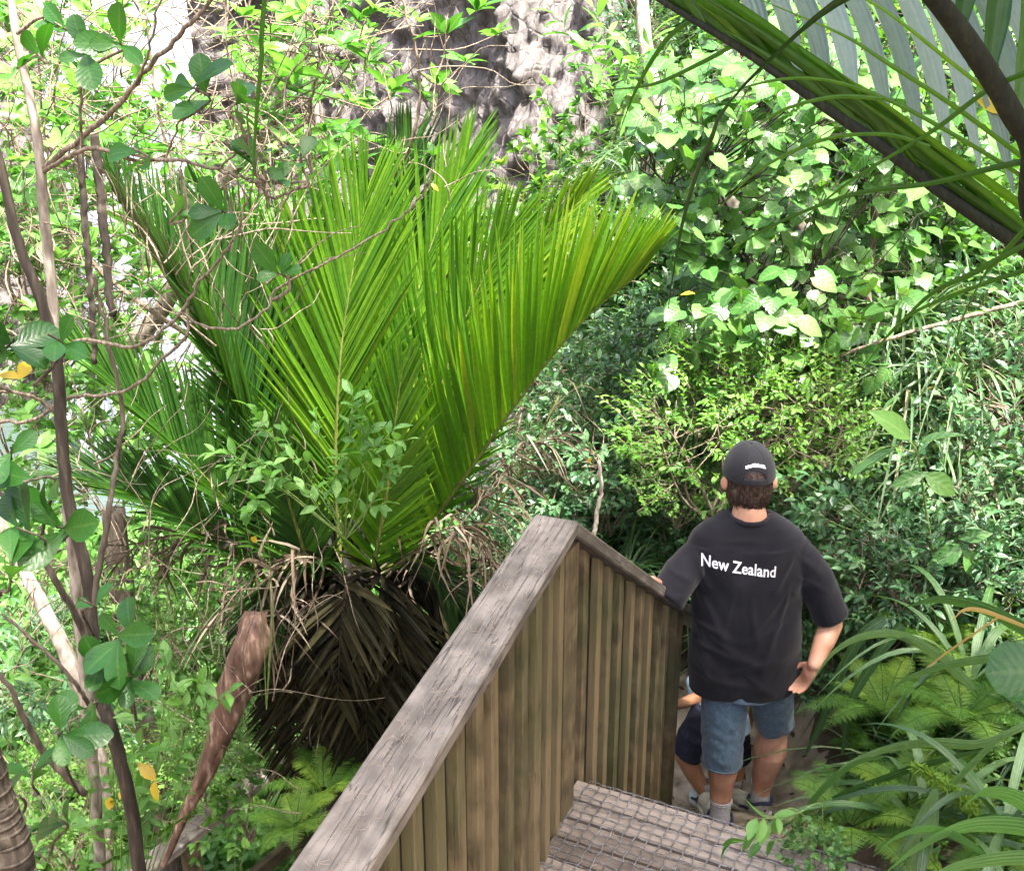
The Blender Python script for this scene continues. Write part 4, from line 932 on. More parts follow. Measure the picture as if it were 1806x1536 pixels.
# tall middle fronds
add_frond("tall middle frond reaching the rock", [(640, 1010, 5.0), (672, 850, 5.05), (712, 640, 5.1), (752, 460, 5.2), (825, 270, 5.3)], 50, bell(.86), .036, vc, vee=.45, a0=44, a1=12, t0=.10, droop=.03, rnd=(.35, .8), up_pull=.12)
add_frond("upright bright frond left of centre", [(600, 1000, 4.75), (592, 830, 4.7), (600, 640, 4.68), (622, 480, 4.7), (650, 330, 4.75)], 46, bell(.80), .036, vc, vee=.4, a0=42, a1=12, t0=.12, droop=.03, rnd=(.4, .85), up_pull=.1)
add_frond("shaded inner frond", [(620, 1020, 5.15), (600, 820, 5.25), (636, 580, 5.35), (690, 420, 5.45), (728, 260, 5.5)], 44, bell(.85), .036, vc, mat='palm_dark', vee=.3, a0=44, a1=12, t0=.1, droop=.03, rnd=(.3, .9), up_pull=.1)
add_frond("pale frond behind the right-hand one", [(680, 1010, 5.1), (760, 840, 5.15), (850, 640, 5.2), (935, 460, 5.2), (1040, 330, 5.2)], 46, bell(.62), .036, vc, vee=.55, a0=42, a1=12, t0=.2, droop=.06, rnd=(.5, 1.0), up_pull=.15)
# left fronds
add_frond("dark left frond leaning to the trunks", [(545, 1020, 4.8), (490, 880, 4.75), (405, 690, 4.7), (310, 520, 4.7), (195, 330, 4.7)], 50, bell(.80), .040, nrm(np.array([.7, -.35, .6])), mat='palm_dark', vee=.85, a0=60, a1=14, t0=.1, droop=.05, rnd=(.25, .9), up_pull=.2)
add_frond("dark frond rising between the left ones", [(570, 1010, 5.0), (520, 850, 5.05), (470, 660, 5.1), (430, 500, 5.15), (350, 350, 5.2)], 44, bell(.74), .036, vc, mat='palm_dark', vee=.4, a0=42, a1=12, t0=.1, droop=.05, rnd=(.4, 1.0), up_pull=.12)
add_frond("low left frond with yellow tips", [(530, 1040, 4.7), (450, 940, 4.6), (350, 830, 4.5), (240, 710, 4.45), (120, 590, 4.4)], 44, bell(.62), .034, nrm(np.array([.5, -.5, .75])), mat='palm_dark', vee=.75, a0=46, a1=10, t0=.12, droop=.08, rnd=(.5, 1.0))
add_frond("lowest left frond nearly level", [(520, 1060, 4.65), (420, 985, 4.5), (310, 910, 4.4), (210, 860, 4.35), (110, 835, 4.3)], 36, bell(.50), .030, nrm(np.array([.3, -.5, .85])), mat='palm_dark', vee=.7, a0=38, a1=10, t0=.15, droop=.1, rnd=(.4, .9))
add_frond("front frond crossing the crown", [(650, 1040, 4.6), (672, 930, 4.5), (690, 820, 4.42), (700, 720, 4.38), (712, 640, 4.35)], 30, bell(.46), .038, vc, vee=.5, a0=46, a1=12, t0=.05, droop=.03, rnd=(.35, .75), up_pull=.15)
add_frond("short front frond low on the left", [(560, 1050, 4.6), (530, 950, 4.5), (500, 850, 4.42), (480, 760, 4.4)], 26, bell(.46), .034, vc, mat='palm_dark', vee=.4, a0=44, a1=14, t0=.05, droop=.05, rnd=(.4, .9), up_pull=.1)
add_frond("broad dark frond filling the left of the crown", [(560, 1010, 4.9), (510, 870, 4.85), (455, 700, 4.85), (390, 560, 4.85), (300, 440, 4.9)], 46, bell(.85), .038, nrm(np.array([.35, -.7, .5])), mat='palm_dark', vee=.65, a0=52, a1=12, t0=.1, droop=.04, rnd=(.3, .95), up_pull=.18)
add_frond("green frond standing left of the upright bright one", [(580, 1000, 4.95), (548, 850, 4.95), (522, 680, 4.95), (520, 540, 4.98), (540, 400, 5.0)], 46, bell(.82), .036, vc, vee=.45, a0=44, a1=12, t0=.1, droop=.03, rnd=(.2, .65), up_pull=.12)
add_frond("green frond filling the gap before the right-hand one", [(665, 1010, 4.9), (720, 860, 4.9), (775, 690, 4.9), (830, 540, 4.9), (900, 400, 4.9)], 46, bell(.80), .036, vc, vee=.5, a0=46, a1=12, t0=.1, droop=.03, rnd=(.35, .8), up_pull=.15)
# nearly bare stem on the right
add_frond("leaning stem with only withered leaflets", [(720, 1090, 4.8), (780, 1030, 4.8), (860, 915, 4.8), (930, 810, 4.85), (985, 700, 4.9)], 16, lambda u: .3, .014, nrm(np.array([-.4, -.5, .7])), mat='dead', vee=.3, a0=70, a1=30, t0=.35, droop=.5, rnd=(.2, .8), curlr=.15, r0=.016)
# dead fronds round the crown
dd = [
 ([(600, 1010, 4.65), (560, 985, 4.45), (500, 990, 4.3), (430, 1040, 4.25), (400, 1110, 4.25)], 26, .30),
 ([(680, 1020, 4.6), (740, 960, 4.5), (800, 930, 4.4), (850, 960, 4.35), (870, 1010, 4.35)], 30, .24),
 ([(520, 1040, 4.6), (440, 970, 4.5), (350, 940, 4.4), (250, 960, 4.4), (200, 1000, 4.4)], 30, .25),
 ([(700, 1040, 4.7), (770, 975, 4.7), (850, 880, 4.7), (930, 790, 4.7), (990, 770, 4.7)], 30, .22),
 ([(560, 1050, 4.55), (520, 1060, 4.35), (480, 1090, 4.25), (455, 1140, 4.25)], 16, .20),
]
for k, (c, n, L) in enumerate(dd):
    add_frond(None, c, n, (lambda L: (lambda u: L * (.7 + .3 * math.sin(3 * u))))(L), (.015), vc, mat='dead', rmat='twig', dead=True, vee=.2, a0=75, a1=30, t0=.1, droop=.55, rnd=(.0, 1), curlr=.16, jitter=.38, r0=.008, twist=.6)
# old dark skirt under the crown
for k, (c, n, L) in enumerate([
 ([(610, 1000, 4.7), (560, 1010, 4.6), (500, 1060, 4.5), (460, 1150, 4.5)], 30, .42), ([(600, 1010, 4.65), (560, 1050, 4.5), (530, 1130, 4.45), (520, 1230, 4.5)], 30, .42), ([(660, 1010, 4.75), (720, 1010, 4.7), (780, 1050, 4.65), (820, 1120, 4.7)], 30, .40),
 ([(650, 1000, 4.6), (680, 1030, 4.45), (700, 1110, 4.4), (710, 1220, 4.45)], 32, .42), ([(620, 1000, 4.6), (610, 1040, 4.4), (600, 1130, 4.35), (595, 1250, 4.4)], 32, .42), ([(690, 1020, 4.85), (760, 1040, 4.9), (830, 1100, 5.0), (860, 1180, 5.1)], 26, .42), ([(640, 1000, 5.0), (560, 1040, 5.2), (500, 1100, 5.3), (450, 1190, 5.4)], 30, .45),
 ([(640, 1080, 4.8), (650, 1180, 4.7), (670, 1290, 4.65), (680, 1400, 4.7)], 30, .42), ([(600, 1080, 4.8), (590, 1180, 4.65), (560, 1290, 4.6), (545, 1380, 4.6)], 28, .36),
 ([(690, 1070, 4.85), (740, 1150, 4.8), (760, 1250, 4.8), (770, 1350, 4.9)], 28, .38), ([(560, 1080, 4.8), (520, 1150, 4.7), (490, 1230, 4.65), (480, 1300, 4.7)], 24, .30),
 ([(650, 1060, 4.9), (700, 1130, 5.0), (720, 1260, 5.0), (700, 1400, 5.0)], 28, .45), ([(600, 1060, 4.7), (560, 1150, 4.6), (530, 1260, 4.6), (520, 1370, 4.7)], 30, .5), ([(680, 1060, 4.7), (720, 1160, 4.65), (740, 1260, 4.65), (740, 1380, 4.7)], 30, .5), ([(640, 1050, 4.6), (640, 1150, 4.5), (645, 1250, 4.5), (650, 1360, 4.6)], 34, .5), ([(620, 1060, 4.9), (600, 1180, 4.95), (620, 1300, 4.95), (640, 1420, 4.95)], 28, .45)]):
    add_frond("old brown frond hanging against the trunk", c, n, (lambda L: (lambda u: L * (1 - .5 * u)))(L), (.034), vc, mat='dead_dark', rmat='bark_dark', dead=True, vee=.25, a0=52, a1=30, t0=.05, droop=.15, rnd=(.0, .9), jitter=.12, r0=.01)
for c, n, L in [([(590, 1000, 4.55), (540, 1000, 4.4), (480, 1060, 4.3), (440, 1150, 4.3)], 24, .36), ([(680, 1000, 4.6), (740, 990, 4.5), (800, 1040, 4.45), (840, 1110, 4.5)], 24, .34)]:
    add_frond("dark green frond drooping over the old brown ones", c, n, (lambda L: (lambda u: L * (1 - .4 * u)))(L), .034, vc, mat='palm_dark', vee=.2, a0=50, a1=25, t0=.1, droop=.25, rnd=(.0, .6), r0=.008)
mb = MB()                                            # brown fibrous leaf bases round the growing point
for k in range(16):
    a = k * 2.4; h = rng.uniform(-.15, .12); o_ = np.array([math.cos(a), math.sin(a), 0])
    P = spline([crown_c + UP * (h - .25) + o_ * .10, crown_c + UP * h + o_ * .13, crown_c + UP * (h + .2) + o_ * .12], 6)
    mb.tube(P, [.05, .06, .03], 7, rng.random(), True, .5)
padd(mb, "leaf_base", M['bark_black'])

# shed leaf sheath hooked over the dead fronds
pts = [UA(452, 1078, 4.15), UA(446, 1130, 4.1), UA(420, 1200, 4.1), UA(393, 1280, 4.1), UA(358, 1370, 4.1), UA(325, 1440, 4.12), UA(288, 1525, 4.15)]
P = spline(pts, 30); wd = interp([.05, .078, .080, .07, .052, .034, .022, .014], 30); tg = nrm(np.gradient(P, axis=0))
mb = MB(); S = nrm(np.cross(tg, vc)); Bk = nrm(np.cross(S, tg)); Bk = Bk * np.sign((Bk @ vc))[:, None]
na = 15; V = []; uv = []
for lay in (0, 1):
    for i in range(30):
        for q in range(na):
            a = (q / (na - 1) - .5) * 4.6 + .9 + .25 * math.sin(i * .35); r = wd[i] * (1 - .06 * lay) * (1 + .30 * noise.noise(Vector((q * .5, i * .35, 2))) + (.12 * noise.noise(Vector((i * .9, 4, q * .1))) if q in (0, na - 1) else 0))
            V.append(P[i] + S[i] * math.sin(a) * r * (1.0 if abs(a) < 1.57 else .8) + Bk[i] * math.cos(a) * r * .75); uv.append((i * .03, q * .01))
Q = [(l * 450 + i * na + q, l * 450 + i * na + q + 1, l * 450 + (i + 1) * na + q + 1, l * 450 + (i + 1) * na + q) for l in (0, 1) for i in range(29) for q in range(na - 1)]
mb.add(np.array(V), Q, None, .5, uv); M['sheath'] = bark_mat("dry_sheath", (.045, .022, .014), (.13, .075, .052), (.34, .25, .19), 11, .75, .9, 4)
tag(mb.build("palm_sheath", M['sheath']), "long curved brown leaf sheath shed by the palm and hanging below it", "palm sheath")

# ------------------------------------------------------------------ overhead palm whose fronds hang into the picture at top right
ov = thing("overhanging_palm", (3.0, 1.6, H(3.0, 1.6)), "palm outside the picture whose long dark fronds hang in from the top right corner", "palm")
def oadd(mb, name, mat, label=None, parent=None):
    o = mb.build(name, mat, None, True)
    if parent is None: o.parent = ov; o.matrix_parent_inverse = Matrix.Translation(-Vector(ov.location))
    else: o.parent = parent
    if label: o['label'] = label
    return o
cr_top = np.array([2.9, 1.7, 4.6])
mb = MB(); mb.tube(spline([(3.0, 1.6, H(3.0, 1.6) - .1), (2.95, 1.65, 3.0), cr_top], 12), [.12, .11, .10], 12, .5); oadd(mb, "trunk", M['bark'])
# thick dark rachis crossing the corner
mb = MB(); P = spline([UA(1590, -60, 1.55), UA(1650, 0, 1.6), UA(1705, 72, 1.63), UA(1762, 160, 1.66), UA(1815, 245, 1.7), UA(1960, 420, 1.9), (2.2, 2.0, 3.1), cr_top], 50)
mb.tube(P, [.011, .014, .016, .016, .017, .019, .02, .022], 10, .5); fr = MB()
for (x, y, yy, tx, ty, w) in [(1692, 55, 1.63, 1700, -120, .030), (1745, 125, 1.65, 1752, -130, .034), (1797, 205, 1.67, 1812, -100, .034), (1835, 280, 1.7, 1880, -50, .034), (1655, 5, 1.6, 1640, -160, .03)]:
    a, c = UA(x, y, yy), UA(tx, ty, yy + .15); fr.strap(spline([a, (a + c) / 2 + [.01, 0, .01], c], 8), [w * .5, w, w, w * .9, w * .7], (1, -.2, .1), .35, rng.random())
o = oadd(fr, "frond", M['palm_dark'], "nearest frond, a thick dark stem with broad stubs of leaflets"); oadd(mb, "rachis", M['rachis_dark'], None, o)
# folded green frond hanging in from the top
mb, fr = MB(), MB(); c_ = [(1080, -50, 2.25), (1200, 22, 2.2), (1320, 95, 2.15), (1450, 185, 2.1), (1560, 262, 2.05), (1670, 345, 2.0), (1810, 440, 1.95), (2000, 560, 1.9)]
R_ = spline([UA(*q) for q in c_] + [np.array([2.3, 2.1, 2.9]), cr_top], 60); mb.tube(R_[:52], [.004, .007, .010, .012, .014, .016], 8, .5)
Rg = spline([UA(*q) for q in c_], 80)
for k in range(26):
    i = 79 - k * 2.6; i = int(max(i, 6)); ln = rng.integers(22, 44); j = max(0, i - ln)
    seg = Rg[j:i + 1][::-1]; n = len(seg)
    if n < 8: continue
    off = np.array([-.2, .05, 1.0]) * np.interp(np.linspace(0, 1, n), [0, .3, 1], [0, 1, 1.2])[:, None] * rng.uniform(.004, .066) + np.array([0, 1, 0]) * rng.normal(0, .02) * np.linspace(0, 1, n)[:, None]
    fr.strap(seg + off, [.012, .024, .026, .021, .012, .002], nrm(np.array([-.2, -.5, 1.0]) + rng.normal(0, .2, 3)), .3, rng.uniform(.1, .62))
o = oadd(fr, "frond", M['palm'], "folded green frond slanting in from the top edge"); oadd(mb, "rachis", M['rachis_dark'], None, o)
# pale waxy broad leaflets hanging behind it
fr, mb = MB(), MB(); n = 13; tops = []
for k in range(n):
    f = k / (n - 1); x0 = 1245 + 560 * f; y0 = -70 + 20 * f; yy = 2.55 - .1 * f
    y1 = 110 + 300 * f + rng.uniform(-15, 15); x1 = x0 + .31 * (y1 - y0)
    a, c = UA(x0, y0, yy), UA(x1, y1, yy - .25); tops.append(a)
    w = .040 + .004 * math.sin(k * 2.1)
    fr.strap(spline([a, a * .5 + c * .5 + [.012, 0, .012], c], 10), [w * .8, w, w, w, w * .9, w * .55, .004], nrm(np.array([1, -.15, .25]) + rng.normal(0, .12, 3)), .22, rng.uniform(.3, .95))
mb.tube(spline(tops, 14), [.006, .012], 7, .5); mb.tube(spline([tops[-1], (2.0, 2.1, 4.1), cr_top], 14), [.012, .02], 7, .5)
o = oadd(fr, "frond", M['palm_grey'], "frond of pale grey waxy leaflets hanging in a row"); oadd(mb, "rachis", M['rachis_dark'], None, o)
# thin drooping tips
fr = MB()
thin = [([(1560, -40), (1470, 12), (1380, 90), (1290, 180), (1240, 270), (1208, 370), (1190, 460), (1178, 545)], 1.7, .0135, .0),
 ([(1830, 330), (1700, 250), (1560, 175), (1440, 140), (1330, 150), (1200, 200)], 1.75, .008, .55),
 ([(1830, 300), (1690, 195), (1560, 110), (1480, 60), (1340, 0)], 1.8, .009, .6),
 ([(1830, 230), (1700, 130), (1560, 20), (1480, -20)], 1.85, .008, .8),
 ([(1830, 120), (1740, 160), (1640, 235), (1500, 320), (1400, 400)], 1.6, .008, .3),
 ([(1830, 280), (1760, 295), (1640, 325), (1500, 345), (1360, 400), (1260, 460)], 1.7, .010, .2),
 ([(1560, 175), (1470, 172), (1380, 195), (1310, 240)], 1.7, .007, .5),
 ([(1640, 260), (1560, 238), (1450, 248), (1340, 300), (1255, 380)], 1.75, .007, .5),
 ([(1830, 420), (1720, 480), (1640, 520), (1560, 600)], 1.7, .010, .25), ([(1830, 380), (1750, 470), (1700, 560), (1680, 640)], 1.75, .010, .3),
 ([(1250, 20), (1180, 65), (1120, 160), (1090, 240)], 2.2, .010, .2), ([(1330, 60), (1240, 110), (1150, 150), (1060, 160)], 2.2, .009, .3),
 ([(1830, 470), (1740, 500), (1600, 560), (1520, 650)], 1.8, .009, .35)]
for ti, (pts, yy, w, r_) in enumerate(thin):
    P = spline([UA(x, y, yy + .08 * i_) for i_, (x, y) in enumerate(pts)], 22)
    if ti == 0:
        f0 = MB(); f0.strap(P, [w, w, w * .9, w * .6, w * .15], nrm(np.array([.3, -.8, .6])), .3, .2); oadd(f0, 'leaflet', M['palm_dark'], 'long dark drooping leaflet curving down from the top edge'); continue
    fr.strap(P, [w, w, w * .9, w * .6, w * .15], nrm(np.array([.1, -.5, 1])), .3, r_)
oadd(fr, "leaflet_tips", M['palm'], "long thin drooping leaflet tips")
# fronds above the camera, out of the picture, that shade the steps
for k in range(9):
    a = math.radians(100 + k * 24); ln = rng.uniform(2.6, 3.3)
    e = cr_top + np.array([math.cos(a) * ln, math.sin(a) * ln * .9, rng.uniform(.1, .7)]); md = (cr_top + e) / 2 + UP * rng.uniform(.5, .9)
    if e[1] > 2.9: e[2] = max(e[2], 4.3)
    fa, ra = MB(), MB(); frond(fa, ra, [cr_top, md, e], 44, lambda u: .62 * (1 - .5 * u ** 2), .045, np.array([0, 0, 1.0]), vee=.2, a0=65, a1=20, t0=.15, droop=.3, rnd=(.2, .9), rng=rng, world_pts=True, r0=.018)
    o = oadd(fa, "frond", M['palm']); oadd(ra, "rachis", M['rachis'], None, o)
# ------------------------------------------------------------------ saplings and trees on the left
def poly(mb, pts, r, n=None, seg=8, rnd=None, wig=.004):
    P = np.array([UA(*p) for p in pts]); n = n or 6 * len(P)
    Q = spline(P, n); Q = Q + rng.normal(0, wig, Q.shape) * np.linspace(.2, 1, n)[:, None]
    mb.tube(Q, r, seg, rng.random() if rnd is None else rnd); return Q
def cluster(fm, sm, px, py, y, n, Lpx, tpl='obov', rnd=(.2, .8), up=.55, stem_from=None, tilt=None):
    """whorl of large leaves at the end of a twig"""
    c = UA(px, py, y); L = 1.12 * Lpx * PXM(y, py); t = nrm(np.array([rng.normal(0, .6), -.45 + rng.normal(0, .45), .7 + rng.normal(0, .3)])) if tilt is None else nrm(tilt)
    bs = c - t * L * .55
    ang = np.arange(n) * 2.4 + rng.uniform(0, 6); a = nrm(np.cross(t, [1, .1, 0])); b_ = np.cross(t, a)
    ang = ang + rng.normal(0, .45, n)
    ax = nrm(t * rng.uniform(.0, 1.3, (n, 1)) + np.cos(ang)[:, None] * a + np.sin(ang)[:, None] * b_)
    nn = nrm(t * 1.0 + np.array([0, -.35, .3]) + rng.normal(0, .3, (n, 3)) - ax * .3)
    fm.leaves(LT[tpl], np.repeat(c[None], n, 0) - t * rng.uniform(0, .6, (n, 1)) * L, ax, nn, L * rng.uniform(.6, 1.15, n), np.clip(rng.uniform(*rnd) + rng.normal(0, .1, n), 0, 1), rng.uniform(.85, 1.1, n))
    if stem_from is not None:
        s = UA(*stem_from); sm.tube(spline([s, (s + bs) / 2 + rng.normal(0, .02, 3), bs, c], 10), [.0055, .003], 5, rng.random(), False)
    else: sm.tube([bs - t * L * .8 + rng.normal(0, .01, 3), bs, c], [.004, .003], 5, rng.random(), False)
def ground_from(px, py, y, depth=.0): p = UA(px, py, y); return p

rng = np.random.default_rng(33)
# A: pale-trunked sapling with large dark leaves
tr = thing("sapling", (float(UA(170, 1536, 3.1)[0]), 3.1, H(-1.2, 3.1)), "pale grey sapling near the left edge carrying broad dark green leaves", "tree")
def tadd(tr, mb, name, mat):
    o = mb.build(name, mat, None, True); o.parent = tr; o.matrix_parent_inverse = Matrix.Translation(-Vector(tr.location)); return o
tk, bk, fo = MB(), MB(), MB()
poly(tk, [(0, -150, 3.2), (28, 60, 3.15), (48, 150, 3.12), (68, 260, 3.1), (78, 380, 3.1), (92, 520, 3.1), (104, 700, 3.1), (118, 860, 3.1), (132, 1020, 3.1), (150, 1200, 3.1), (168, 1400, 3.1), (180, 1600, 3.1), (190, 1900, 3.1)], [.010, .012, .014, .015, .017, .018, .019, .021], 90, 10, wig=.002)
poly(bk, [(74, 300, 3.1), (120, 262, 3.05), (200, 195, 3.0), (270, 110, 2.95), (330, 50, 2.9), (390, -20, 2.85)], [.009, .007, .005])
poly(bk, [(74, 305, 3.1), (130, 272, 3.0), (175, 262, 2.95), (240, 285, 2.9), (310, 282, 2.85), (385, 302, 2.85), (440, 318, 2.85), (480, 348, 2.9), (530, 332, 2.9)], [.007, .0055, .004, .003])
poly(bk, [(385, 300, 2.85), (420, 268, 2.8), (440, 268, 2.8), (436, 180, 2.8)], [.0035, .0025])
poly(bk, [(290, 285, 2.87), (320, 210, 2.85), (350, 150, 2.8)], [.003, .002])
poly(bk, [(145, 262, 2.98), (143, 190, 2.96), (145, 120, 2.95), (160, 60, 2.95)], [.0045, .003])
poly(bk, [(240, 150, 2.95), (262, 90, 2.93), (282, 0, 2.9), (300, -60, 2.9)], [.004, .002])
poly(bk, [(100, 640, 3.1), (140, 600, 3.0), (240, 610, 2.95), (320, 550, 2.9), (350, 500, 2.88), (400, 440, 2.86), (430, 380, 2.85), (440, 330, 2.85)], [.006, .005, .004, .003])
poly(bk, [(320, 550, 2.9), (360, 575, 2.88), (420, 578, 2.87), (470, 545, 2.9), (490, 510, 2.95), (600, 450, 3.0), (680, 405, 3.05), (740, 350, 3.1), (755, 300, 3.1)], [.004, .0035, .0025])
poly(bk, [(330, 545, 2.9), (330, 590, 2.9), (300, 620, 2.95), (220, 690, 3.0), (120, 700, 3.1), (60, 740, 3.1), (-20, 745, 3.1)], [.004, .005, .006])
poly(bk, [(110, 740, 3.1), (60, 700, 3.05), (0, 690, 3.0), (-40, 680, 3.0)], [.006, .004])
for (x, y, n, L, yy, sf) in [(340, 155, 5, 66, 2.8, (322, 208, 2.83)), (432, 175, 6, 62, 2.8, (437, 262, 2.8)), (235, 262, 4, 62, 2.85, (200, 280, 2.9)), (322, 368, 4, 62, 2.8, (318, 300, 2.85)),
      (392, 372, 4, 58, 2.8, (388, 310, 2.85)), (455, 268, 4, 64, 2.78, (440, 320, 2.85)), (150, 92, 4, 70, 2.9, (146, 150, 2.95)), (212, 78, 4, 66, 2.9, (160, 120, 2.95)), (60, 85, 5, 60, 2.95, (30, 120, 3.1)),
      (490, 482, 4, 56, 2.85, (480, 530, 2.9)), (500, 300, 4, 44, 2.9, (520, 335, 2.9)), (530, 272, 3, 40, 2.9, (530, 332, 2.9)), (95, 40, 4, 55, 3.0, (30, 60, 3.1))]:
    cluster(fo, bk, x, y, yy, n, L, 'obov', (.25, .75), stem_from=sf)
tadd(tr, tk, "trunk", M['bark_pale']); tadd(tr, bk, "branch", M['twig']); tadd(tr, fo, "foliage", M['big'])

# B: dark-trunked sapling with big leaves low on the left
tr = thing("sapling", (float(UA(230, 1536, 2.9)[0]), 2.9, H(-1.1, 2.9)), "dark forked sapling low at the left edge with thick bluish green leaves", "tree")
tk, bk, fo = MB(), MB(), MB()
poly(tk, [(-60, 100, 3.0), (0, 290, 3.0), (30, 420, 3.0), (75, 540, 3.0), (100, 640, 3.0), (108, 760, 3.0), (120, 880, 3.0), (150, 1000, 3.0), (160, 1080, 3.0), (170, 1200, 2.95), (200, 1300, 2.9), (235, 1450, 2.9), (260, 1700, 2.9), (270, 2000, 2.9)], [.011, .014, .017, .018, .02, .022, .022], 90, 10, wig=.002)
poly(bk, [(165, 1150, 2.97), (120, 1060, 2.9), (70, 980, 2.85), (30, 900, 2.8), (-20, 850, 2.75)], [.012, .009, .005])
poly(bk, [(160, 1090, 3.0), (175, 1000, 3.0), (190, 920, 3.0), (205, 820, 3.05), (215, 720, 3.1), (180, 560, 3.1), (165, 480, 3.1)], [.011, .008, .005])
poly(bk, [(150, 1400, 2.9), (80, 1330, 2.85), (30, 1240, 2.8), (-20, 1160, 2.75)], [.012, .010, .006])
poly(bk, [(210, 1330, 2.9), (160, 1250, 2.85), (130, 1200, 2.8), (60, 1130, 2.8), (0, 1080, 2.8)], [.008, .006, .004])
for (x, y, n, L, yy, sf) in [(40, 850, 3, 90, 2.45, (70, 980, 2.6)), (30, 930, 3, 84, 2.45, (40, 1000, 2.6)), (100, 930, 5, 92, 2.5, (60, 970, 2.6)), (20, 990, 4, 90, 2.4, (0, 1050, 2.5)), (110, 1290, 5, 84, 2.45, (140, 1400, 2.7)),
      (85, 1435, 4, 66, 2.5, (90, 1500, 2.6)), (140, 1055, 3, 58, 2.6, (165, 1120, 2.8)), (205, 1120, 5, 74, 2.6, (215, 1240, 2.8)), (235, 1190, 5, 70, 2.6, (240, 1270, 2.8)), (180, 1170, 4, 58, 2.6, (200, 1230, 2.8)),
      (25, 600, 6, 84, 2.6, (20, 690, 2.7)), (85, 590, 4, 66, 2.65, (60, 680, 2.75)), (20, 790, 2, 80, 2.5, (10, 850, 2.6)), (10, 1390, 3, 56, 2.4, (20, 1460, 2.5)), (60, 1340, 4, 66, 2.6, (60, 1400, 2.7)), (150, 1250, 3, 60, 2.7, (170, 1300, 2.8))]:
    cluster(fo, bk, x, y, yy, n, L, 'obov', (.05, .6), stem_from=sf)
tadd(tr, tk, "trunk", M['bark_dark']); tadd(tr, bk, "branch", M['bark']); tadd(tr, fo, "foliage", M['big'])

# C: background tree trunks on the left bank
for (lab, pts, rr_, mt, nm) in [
  ("smooth pale trunk leaning left low behind the dark sapling", [(-20, 880, 4.2), (30, 980, 4.2), (75, 1070, 4.15), (120, 1160, 4.1), (160, 1270, 4.1), (180, 1420, 4.1), (185, 1700, 4.1)], [.022, .03, .036, .04], 'bark_pale', 'leaning_trunk'),
  ("pale curved limb crossing behind the top left leaves", [(210, 640, 6.0), (300, 520, 6.0), (350, 370, 6.0), (410, 300, 6.0), (480, 215, 6.0), (500, 130, 6.0), (540, 40, 6.0), (560, -60, 6.0)], [.05, .045, .035, .025, .018], 'bark_pale', 'leaning_trunk'),
  ("rough grey trunk behind the hanging brown sheath", [(200, 900, 5.2), (215, 1050, 5.2), (235, 1200, 5.2), (270, 1330, 5.2), (300, 1500, 5.2), (310, 1700, 5.2)], [.06, .06, .065, .07], 'bark', 'leaning_trunk'),
  ("stout ringed palm trunk in the bottom left corner", [(-60, 1250, 2.2), (-15, 1400, 2.2), (15, 1500, 2.2), (60, 1700, 2.2)], [.045, .05, .055], 'bark', 'young_palm'),
  ("slender stem rising through the arching frond on the right", [(1562, 268, 5.9), (1545, 330, 5.9), (1540, 420, 5.9), (1530, 520, 5.8), (1535, 600, 5.7), (1540, 800, 5.6)], [.016, .02, .024, .026], 'bark', 'slender_sapling'),
  ("grey trunk leaning up to the left above the kawakawa leaves", [(1130, -40, 8.2), (1140, 90, 8.0), (1165, 190, 7.8), (1215, 280, 7.6), (1300, 370, 7.4), (1360, 450, 7.3), (1430, 560, 7.1), (1500, 700, 6.9)], [.045, .055, .06, .065, .07], 'bark_pale', 'leaning_trunk'),
  ("thin forked trunk standing behind the green folded frond", [(1290, 40, 7.5), (1300, 120, 7.4), (1330, 240, 7.3), (1400, 380, 7.1), (1480, 520, 7.0)], [.03, .035, .04], 'bark', 'leaning_trunk'),
  ("pale bent stick standing behind the bend of the handrail", [(1056, 812, 4.3), (1060, 860, 4.3), (1052, 910, 4.3), (1046, 960, 4.3), (1040, 1050, 4.35), (1035, 1150, 4.4)], [.008, .010, .010], 'bark_pale', 'dead_stick'),
  ("long thin branch reaching left across the dark flax leaves", [(1850, 520, 5.2), (1700, 560, 5.2), (1560, 600, 5.2), (1440, 640, 5.2), (1380, 640, 5.2)], [.012, .010, .005], 'twig', 'fallen_branch'),
  ("two bare brown frond stalks hanging straight down at upper left", [(140, 245, 3.9), (146, 330, 3.9), (152, 420, 3.9), (160, 520, 3.9), (168, 640, 3.9)], [.012, .013, .010], 'bark_dark', 'dead_frond_stalk'),
  ]:
    mb = MB(); P = poly(mb, pts, rr_, 50, 12, wig=.004)
    if nm == 'dead_frond_stalk': poly(mb, [(166, 235, 3.9), (176, 330, 3.9), (185, 420, 3.9), (196, 555, 3.9)], [.016, .018, .014], 40, 8)
    if nm == 'young_palm':
        for q in range(0, 50, 3): mb.tube([P[q] - UP * .004, P[q] + UP * .004], interp([.045, .05, .055], 50)[q] * 1.06, 14, .9)
    o = mb.build(nm, M[mt]); tag(o, lab, "palm trunk" if nm == 'young_palm' else ("branch" if nm in ('dead_stick', 'fallen_branch', 'dead_frond_stalk') else "tree"))

# tall straight green stem (blade) crossing the top left
mb = MB(); P = spline([UA(470, -30, 2.6), UA(460, 100, 2.6), UA(450, 220, 2.62), UA(445, 330, 2.65)], 20)
mb.strap(P, [.012, .012, .009, .003], (1, -.3, 0), .3, .2)
tag(mb.build("grass_blade", M['palm']), "long straight dark green blade hanging from the top edge above the palm", "leaf")
mb = MB(); P = spline([UA(120, 1560, 3.0), UA(230, 1500, 3.1), UA(300, 1460, 3.2), UA(345, 1428, 3.3)], 16)
mb.strap(P, [.016, .02, .018, .003], (0, -.5, 1), .35, .3)
tag(mb.build("strap_leaf", M['palm']), "stiff green blade slanting up beneath the brown sheath", "leaf")

